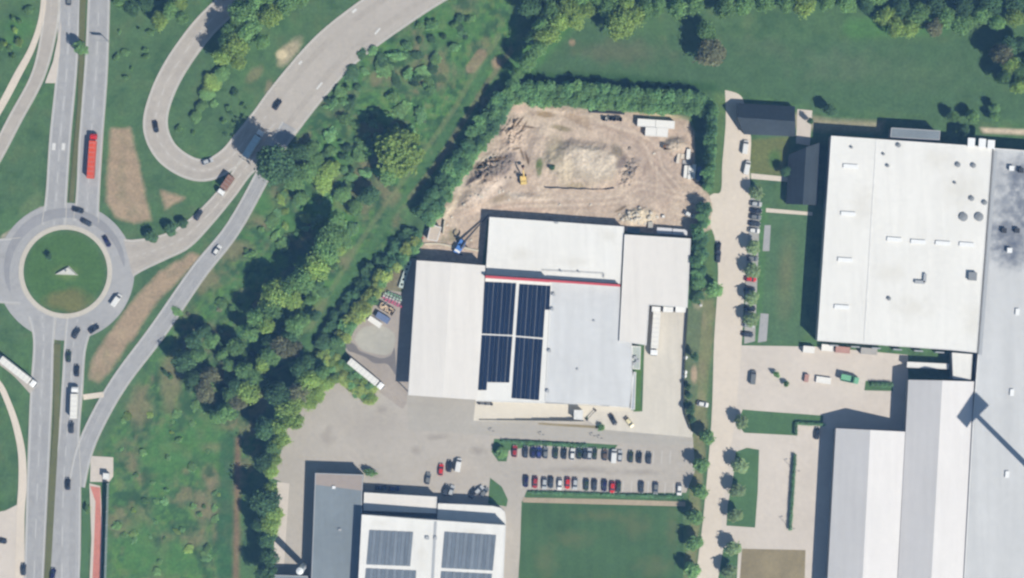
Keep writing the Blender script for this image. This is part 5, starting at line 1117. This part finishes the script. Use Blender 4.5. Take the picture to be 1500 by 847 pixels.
# wood in the scrub, west of the hedge
grove([(452, 252, 15, 'g'), (472, 266, 16, 'y'), (440, 290, 11, 'g'), (500, 285, 12, 'g'), (520, 304, 11, 'g'), (463, 236, 10, 'g'), (485, 250, 11, 'y'), (455, 222, 12, 'g'), (430, 268, 13, 'g')], 'in the scrub south of the wide road', 'trees in the scrub south of the wide road', .55)
grove([(486, 343, 17, 'g'), (480, 366, 17, 'g'), (463, 392, 18, 'y'), (444, 408, 17, 'g'), (421, 424, 17, 'g'), (408, 432, 18, 'y'), (396, 450, 15, 'g'), (377, 466, 14, 'g'), (492, 322, 14, 'g'), (428, 440, 13, 'y'), (390, 478, 13, 'y'), (367, 488, 12, 'g'),], 'in the belt of wood through the scrub', 'trees in the belt of wood', 1.25)
grove([(285, 500, 14, 'd'), (270, 528, 15, 'd'), (292, 520, 11, 'g'), (308, 548, 14, 'o'), (284, 556, 13, 'd'), (300, 572, 13, 'o'), (310, 500, 11, 'g'), (325, 520, 10, 'g'), (300, 486, 9, 'd')], 'in the dark thicket near the slip road', 'trees in the dark thicket near the slip road')
grove([(358, 545, 13, 'g'), (346, 566, 13, 'd'), (365, 576, 14, 'y'), (338, 580, 11, 'g'), (350, 590, 12, 'o'), (372, 555, 12, 'g'), (335, 535, 10, 'g'), (345, 508, 12, 'g'), (330, 605, 11, 'g'), (316, 612, 9, 'g')], 'in the thicket between the slip road and the asphalt lot', 'trees in the middle thicket')
grove([(432, 478, 13, 'g'), (424, 494, 12, 'd'), (412, 508, 17, 'o'), (396, 520, 13, 'g'), (440, 468, 10, 'g'), (468, 414, 8, 'd'), (462, 462, 8, 'd'), (456, 440, 8, 'g'), (430, 512, 10, 'o'), (395, 500, 10, 'd'), (384, 534, 11, 'y')], 'west of the mown track', 'trees west of the mown track')
grove([(452, 556, 15, 'y'), (436, 576, 14, 'o'), (422, 600, 15, 'y'), (428, 616, 14, 'y'), (408, 628, 14, 'y'), (402, 655, 12, 'g'), (397, 690, 11, 'y'), (400, 752, 14, 'y'), (397, 770, 13, 'y'), (412, 642, 13, 'y'), (404, 672, 11, 'y'), (446, 566, 13, 'y'), (462, 556, 11, 'y'), (432, 590, 13, 'y'), (440, 542, 13, 'd'), (408, 580, 16, 'd'), (388, 630, 16, 'd'), (386, 676, 13, 'd'), (390, 790, 11, 'd'), (394, 815, 11, 'd'), (388, 838, 12, 'd'), (380, 770, 11, 'd'), (450, 530, 12, 'd'), (416, 604, 12, 'g'), (396, 716, 9, 'y'), (470, 546, 9, 'g')], 'in the tree belt along the west edge of the asphalt lot', 'trees along the west edge of the lot', 1.25)
tree(386, 734, 19, 'd', 17, ['broad'], 'tall round dark tree in the belt west of the steel-grey block', 'tall trees in the lot belt')
# north
grove([(834, 10, 17, 'y'), (818, 32, 16, 'y'), (802, 52, 15, 'y'), (787, 72, 14, 'g'), (772, 92, 13, 'g'), (757, 108, 9, 'g'), (852, -4, 16, 'g'), (806, 16, 15, 'g'), (792, 40, 13, 'g'), (860, 14, 13, 'y'), (782, 56, 11, 'd'), (778, 12, 13, 'd'), (843, 30, 12, 'y'), (825, -10, 15, 'g'), (800, -8, 15, 'd')], 'in the slanting row north of the site', 'trees in the slanting row north of the site', 1.25)
grove([(908, 34, 20, 'y'), (930, 22, 16, 'y'), (890, 12, 15, 'g'), (946, 12, 14, 'g'), (918, 8, 15, 'y'), (965, 6, 14, 'g'), (992, 12, 13, 'g'), (1016, 4, 14, 'g'), (875, -6, 16, 'g'), (900, -8, 15, 'g')], 'at the top edge north of the meadow', 'trees at the top edge north of the meadow', 1.2)
tree(1042, 80, 19, 'o', 13, ['broad3'], 'bare looking olive brown tree in the meadow', 'trees in the meadow'); tree(1034, 44, 14, 'g', 14, ['broad'], 'mid green tree north of the olive brown tree in the meadow', 'trees in the meadow')
grove([(1062, 12, 15, 'g'), (1090, 8, 14, 'g'), (1120, 4, 14, 'g'), (1150, 6, 13, 'g'), (1180, 8, 14, 'y'), (1210, 2, 14, 'g'), (1240, 4, 13, 'g'), (1268, 8, 12, 'd'), (1295, 24, 14, 'y'), (1312, 38, 13, 'y'), (1332, 42, 13, 'y'), (1345, 22, 14, 'g'), (1368, 42, 14, 'o'), (1385, 28, 14, 'g'), (1408, 36, 13, 'g'), (1410, 12, 15, 'd'), (1435, 24, 13, 'g'), (1462, 34, 13, 'g'), (1488, 26, 14, 'y'), (1320, 10, 15, 'd'), (1370, 8, 15, 'd'), (1450, 6, 15, 'd'), (1490, 2, 15, 'd'), (1515, 30, 14, 'g'), (1280, -6, 14, 'g')], 'in the woodland edge beyond the meadow', 'trees of the woodland edge')
grove([(1466, 78, 13, 'o'), (1478, 96, 13, 'y'), (1494, 104, 12, 'g'), (1492, 126, 11, 'y'), (1478, 66, 13, 'd'), (1496, 66, 12, 'd'), (1512, 90, 14, 'g'), (1470, 112, 10, 'g'), (1505, 120, 12, 'g')], 'in the clump at the right edge of the meadow', 'trees in the clump at the right edge', 1.2)
grove([(1396, 171, 8, 'g'), (1424, 170, 8, 'g'), (1458, 158, 7, 'g'), (1456, 172, 6, 'g'), (1216, 162, 10, 'd'), (1412, 190, 8, 'd'), (1187, 178, 5, 'd'), (1150, 252, 6, 'd')], 'close to the large white hall', 'small trees around the large white hall', .8)
# hedge round the site
def along(pts, step, w, kinds, hh, label, group, rr=(8.5, 11.5), rows=2):
    for (ax, ay), (bx, by) in zip(pts, pts[1:]):
        L = math.hypot(bx - ax, by - ay); n = max(1, int(L / step)); nx_, ny_ = -(by - ay) / L, (bx - ax) / L
        for i in range(n):
            for j in range(rows):
                t = (i + random.uniform(.1, .9)) / n; o = ((j + .5) / rows - .5) * w + random.uniform(-2, 2); r_ = random.uniform(*rr); h = random.uniform(*hh)
                tree(ax + (bx - ax) * t + nx_ * o, ay + (by - ay) * t + ny_ * o, r_, random.choice(kinds), h, ['hedge', 'hedge2', 'hedge3'], label, group)
along([(744, 134), (860, 141), (940, 146), (1036, 152)], 9.5, 27, 'hhhg', (5.5, 7.0), 'tree in the tall clipped-looking hedge along the north edge of the site', 'trees of the north hedge', (7.5, 11), 3)
along([(740, 140), (703, 198), (655, 268), (622, 322)], 9.5, 28, ['h', 'hd', 'hd', 'h'], (5.5, 7.2), 'dark green tree in the hedge along the north-west edge of the site', 'trees of the north-west hedge', (7.5, 10.5), 3)
along([(610, 338), (582, 368), (545, 404), (494, 470), (466, 512)], 12, 14, ['hd', 'hd', 'd'], (2.8, 4.2), 'dark tree on the outer side of the western hedge', 'dark trees of the western hedge', (8, 11), 2)
along([(612, 352), (590, 378), (566, 402)], 9, 14, ['hd', 'h', 'hy'], (4.5, 6.5), 'dark green tree in the hedge between the red loader and the yellowish shrubs', 'trees of the hedge by the red loader', (7, 9), 2)
along([(562, 400), (546, 432), (516, 468), (492, 503)], 8.5, 17, ['hy', 'hy', 'hy', 'h'], (5.6, 7.4), 'yellowish shrub on the yard side of the western hedge', 'yellowish shrubs of the western hedge', (7.5, 10), 2)
along([(468, 518), (504, 546), (546, 578)], 8, 24, ['y', 'hy', 'h'], (2.2, 3.6), 'mid green shrub in the corner bed south-west of the articulated lorry', 'shrubs in the south-west corner bed', (6, 8.5), 4)
along([(480, 537), (512, 562), (547, 589)], 7, 10, ['y', 'hy', 'h'], (2.0, 3.2), 'bright shrub on the lot side of the corner bed south-west of the articulated lorry', 'bright shrubs on the lot side of the corner bed', (6, 8), 2)
for x, y, r_ in ((478, 564, 10), (466, 577, 11), (453, 588, 11), (489, 556, 8)): tree(x, y, r_, 'y', 4.5, BR, 'low bright yellow-green tree at the north-west corner of the asphalt lot', 'low bright trees at the lot corner')
along([(1044, 152), (1042, 200), (1036, 275)], 8, 7, ['h', 'hd', 'h'], (8.0, 10.5), 'tall tree in the hedge along the east edge of the site', 'trees of the east hedge', (6, 8), 2)
along([(1030, 300), (1026, 340), (1024, 420)], 11, 14, ['hd', 'hd', 'h'], (5.5, 8.5), 'tree in the hedge beside the cream hall on the east edge', 'trees beside the cream hall', (7, 9.5), 2)
along([(1020, 350), (1017, 425)], 12, 4, ['h', 'h'], (3, 4), 'low shrub squeezed between the cream hall and the east hedge', 'shrubs beside the cream hall', (5, 7), 1)
for x, y, r_, h in ((1018, 523, 6, 6), (1008, 567, 5, 4), (1009, 580, 5, 3), (1012, 600, 6, 5), (1006, 592, 4, 2), (1014, 615, 5, 2.2), (1024, 432, 7, 4), (1020, 440, 6, 2.5)):
    tree(x, y, r_, 'd', h, ['hedge', 'hedge2'], 'dark bush on the green bank between the lorry yard and the lane', 'dark bushes on the green bank')
# street trees by the lane
for x, y, h in ((1103, 363, 6.5), (1102, 396, 6.5), (1101, 437, 6.5), (1100, 468, 6.5), (1108, 282, 6.5), (1086, 618, 6.5), (1084, 682, 7), (1080, 718, 7), (1077, 755, 7), (1074, 803, 7), (1068, 838, 7)):
    tree(x, y, 10.5, 'p', h, ['small'], 'small round pale green tree on the east side of the gravel lane', 'small trees on the east side of the lane')
for x, y in ((1027, 682), (1018, 757), (1017, 795), (1014, 836), (1046, 424), (1026, 720), (1036, 640)):
    tree(x, y, 11.5, 'g', 7.5, ['small'], 'small round darker tree on the west side of the gravel lane', 'small trees on the west side of the lane')
for x, y, r_, h, lb in ((735, 664, 8, 4, 'small tree at the west end of the upper parking row'), (118, 71, 10, 7.5, 'small tree in the median of the dual carriageway'), (881, 626, 5, 2.4, 'round bush at the east end of the terrace wall'), (808, 246, 4.5, 2, 'small dark bush alone on the soil mound'), (1137, 549, 5, 3, 'small tree at the west of the pale yard, northern of two'), (1152, 563, 5, 3, 'small tree at the west of the pale yard, southern of two'), (72, 376, 6, 3, 'small dark bush on the roundabout island'), (541, 692, 7, 3, 'small tree on the asphalt lot by the steel-grey block'), (128, 747, 5, 2.5, 'bush at the head of the green strip beside the red path'),
                        (250, 336, 9, 5, 'dark tree at the roadside east of the roundabout, eastern of two'), (222, 346, 9, 5, 'dark tree at the roadside east of the roundabout, western of two'), (268, 328, 7, 4, 'small dark bush at the roadside beside the triangle of bare earth')):
    z = dz(x, y) if (x, y) == (808, 246) else 0
    tree(x, y, r_, 'd' if 'dark' in lb else 'g', h, ['small'] if h > 3.5 else ['shrub'], lb, 'single small trees and bushes', z=z)
# clipped hedges
CH = LEAF['hd']
def clipped(label, a, b, w, h):
    A, B = P(*a), P(*b); c = (A + B) / 2; L = (B - A).length; t = thing('clipped_hedge', label, 'hedge', c, math.atan2(B.y - A.y, B.x - A.x))
    n = int(L / 1.0); lum = [((i + .5) / n * L - L / 2, 0, h * .5, .8, w / 2, h * .55) for i in range(n)]
    me = crown_mesh('foliage', int(L * 80), lum, .22, 3); me.materials.append(CH); o = bpy.data.objects.new('foliage', me); COL.objects.link(o); o.parent = t
    MB().box((0, 0, h * .4), (L - .3, w * .6, h * .8)).build('stems', BARK, t)
clipped('long clipped hedge across the pale yard at the lower right', (1164, 666), (1157, 776), 1.3, 1.8)
clipped('short clipped hedge along the north side of the lower right yard', (1166, 620), (1208, 622), 1.2, 1.6); clipped('short clipped hedge turning south at the lower right yard', (1165.5, 621), (1165, 637), 1.2, 1.6)
clipped('clipped hedge in the green strip at the east end of the pale yard', (1276, 563), (1307, 564), 1.8, 2.0)
clipped('clipped hedge north of the upper parking row', (735, 646), (860, 653), 1.2, 1.2); clipped('clipped hedge along the south of the lower parking row', (775, 721), (1000, 728), 1.1, 1.0)
# low bushes scattered through the rough ground
random.seed(23)
def scatter(poly, n, rr, kinds, label, group, hh=(1.2, 3.2)):
    xs = [p[0] for p in poly]; ys = [p[1] for p in poly]; k = 0
    while k < n:
        x, y = random.uniform(min(xs), max(xs)), random.uniform(min(ys), max(ys))
        if not inside(np.array([x]), np.array([y]), poly)[0]: continue
        k += 1; tree(x, y, random.uniform(*rr), random.choice(kinds), random.uniform(*hh), ['shrub', 'shrub2'], label, group, 'bush')
scatter([(470, 130), (580, 40), (700, 20), (650, 130), (560, 250), (520, 260), (455, 240)], 95, (3.5, 10), 'ghhddgg', 'low bush in the scrub between the wide road and the hedge', 'low bushes in the northern scrub', (.9, 2.8))
scatter([(180, 610), (300, 600), (325, 640), (318, 847), (175, 847), (170, 720)], 44, (2.5, 6.5), 'gghgy', 'low bush in the rough field west of the tree belt', 'low bushes in the south-western field', (.4, 1.2))
scatter([(420, 260), (520, 240), (540, 300), (480, 330), (400, 380), (350, 400), (360, 350)], 34, (4, 9), 'gghy', 'low bush in the scrub beside the belt of wood', 'low bushes beside the belt of wood', (.6, 2.0))
scatter([(400, 470), (455, 400), (500, 320), (520, 330), (490, 400), (450, 470), (420, 510)], 40, (5, 11), 'ggyhg', 'mid green bush between the belt of wood and the mown track', 'bushes between the belt of wood and the track', (1.0, 3.0))
scatter([(250, 450), (330, 430), (420, 460), (440, 440), (400, 560), (320, 620), (240, 560)], 44, (4, 9), 'gdgo', 'low bush among the thickets near the slip road', 'low bushes among the thickets', (.6, 2.2))
scatter([(0, 20), (50, 10), (40, 60), (0, 110)], 10, (3, 7), 'gy', 'low bush in the grass at the upper left edge', 'low bushes at the upper left edge')
scatter([(175, 20), (270, 40), (240, 90), (190, 150), (165, 80)], 10, (2.5, 5), 'g', 'low bush on the grass west of the loop road', 'low bushes west of the loop road', (.8, 1.8))
scatter([(260, 190), (330, 130), (380, 130), (330, 200), (280, 225)], 12, (2.5, 6), 'gd', 'low bush on the grass inside the loop road', 'low bushes inside the loop road', (.8, 2.2))
for k, (t, rad, ph) in PROTO.items():
    if k not in used_t:
        for c in list(t.children): bpy.data.objects.remove(c)
        bpy.data.objects.remove(t)

# ------------------------------------------------------------------ the air between the camera and the ground
hz = MB().box((0, 0, (CAM_H + 12 - 1.5) / 2), (34000, 34000, CAM_H + 12 + 1.5)).build('haze', None); struct(hz, 'stuff')
m = bpy.data.materials.new('aerial_haze'); m.use_nodes = True; t = m.node_tree; t.nodes.remove(t.nodes['Principled BSDF'])
v = t.nodes.new('ShaderNodeVolumePrincipled'); v.inputs['Color'].default_value = (.24, .50, 1.0, 1); v.inputs['Density'].default_value = .00014; v.inputs['Absorption Color'].default_value = (1, 1, 1, 1)
t.links.new(v.outputs[0], t.nodes['Material Output'].inputs['Volume']); hz.data.materials.append(m)
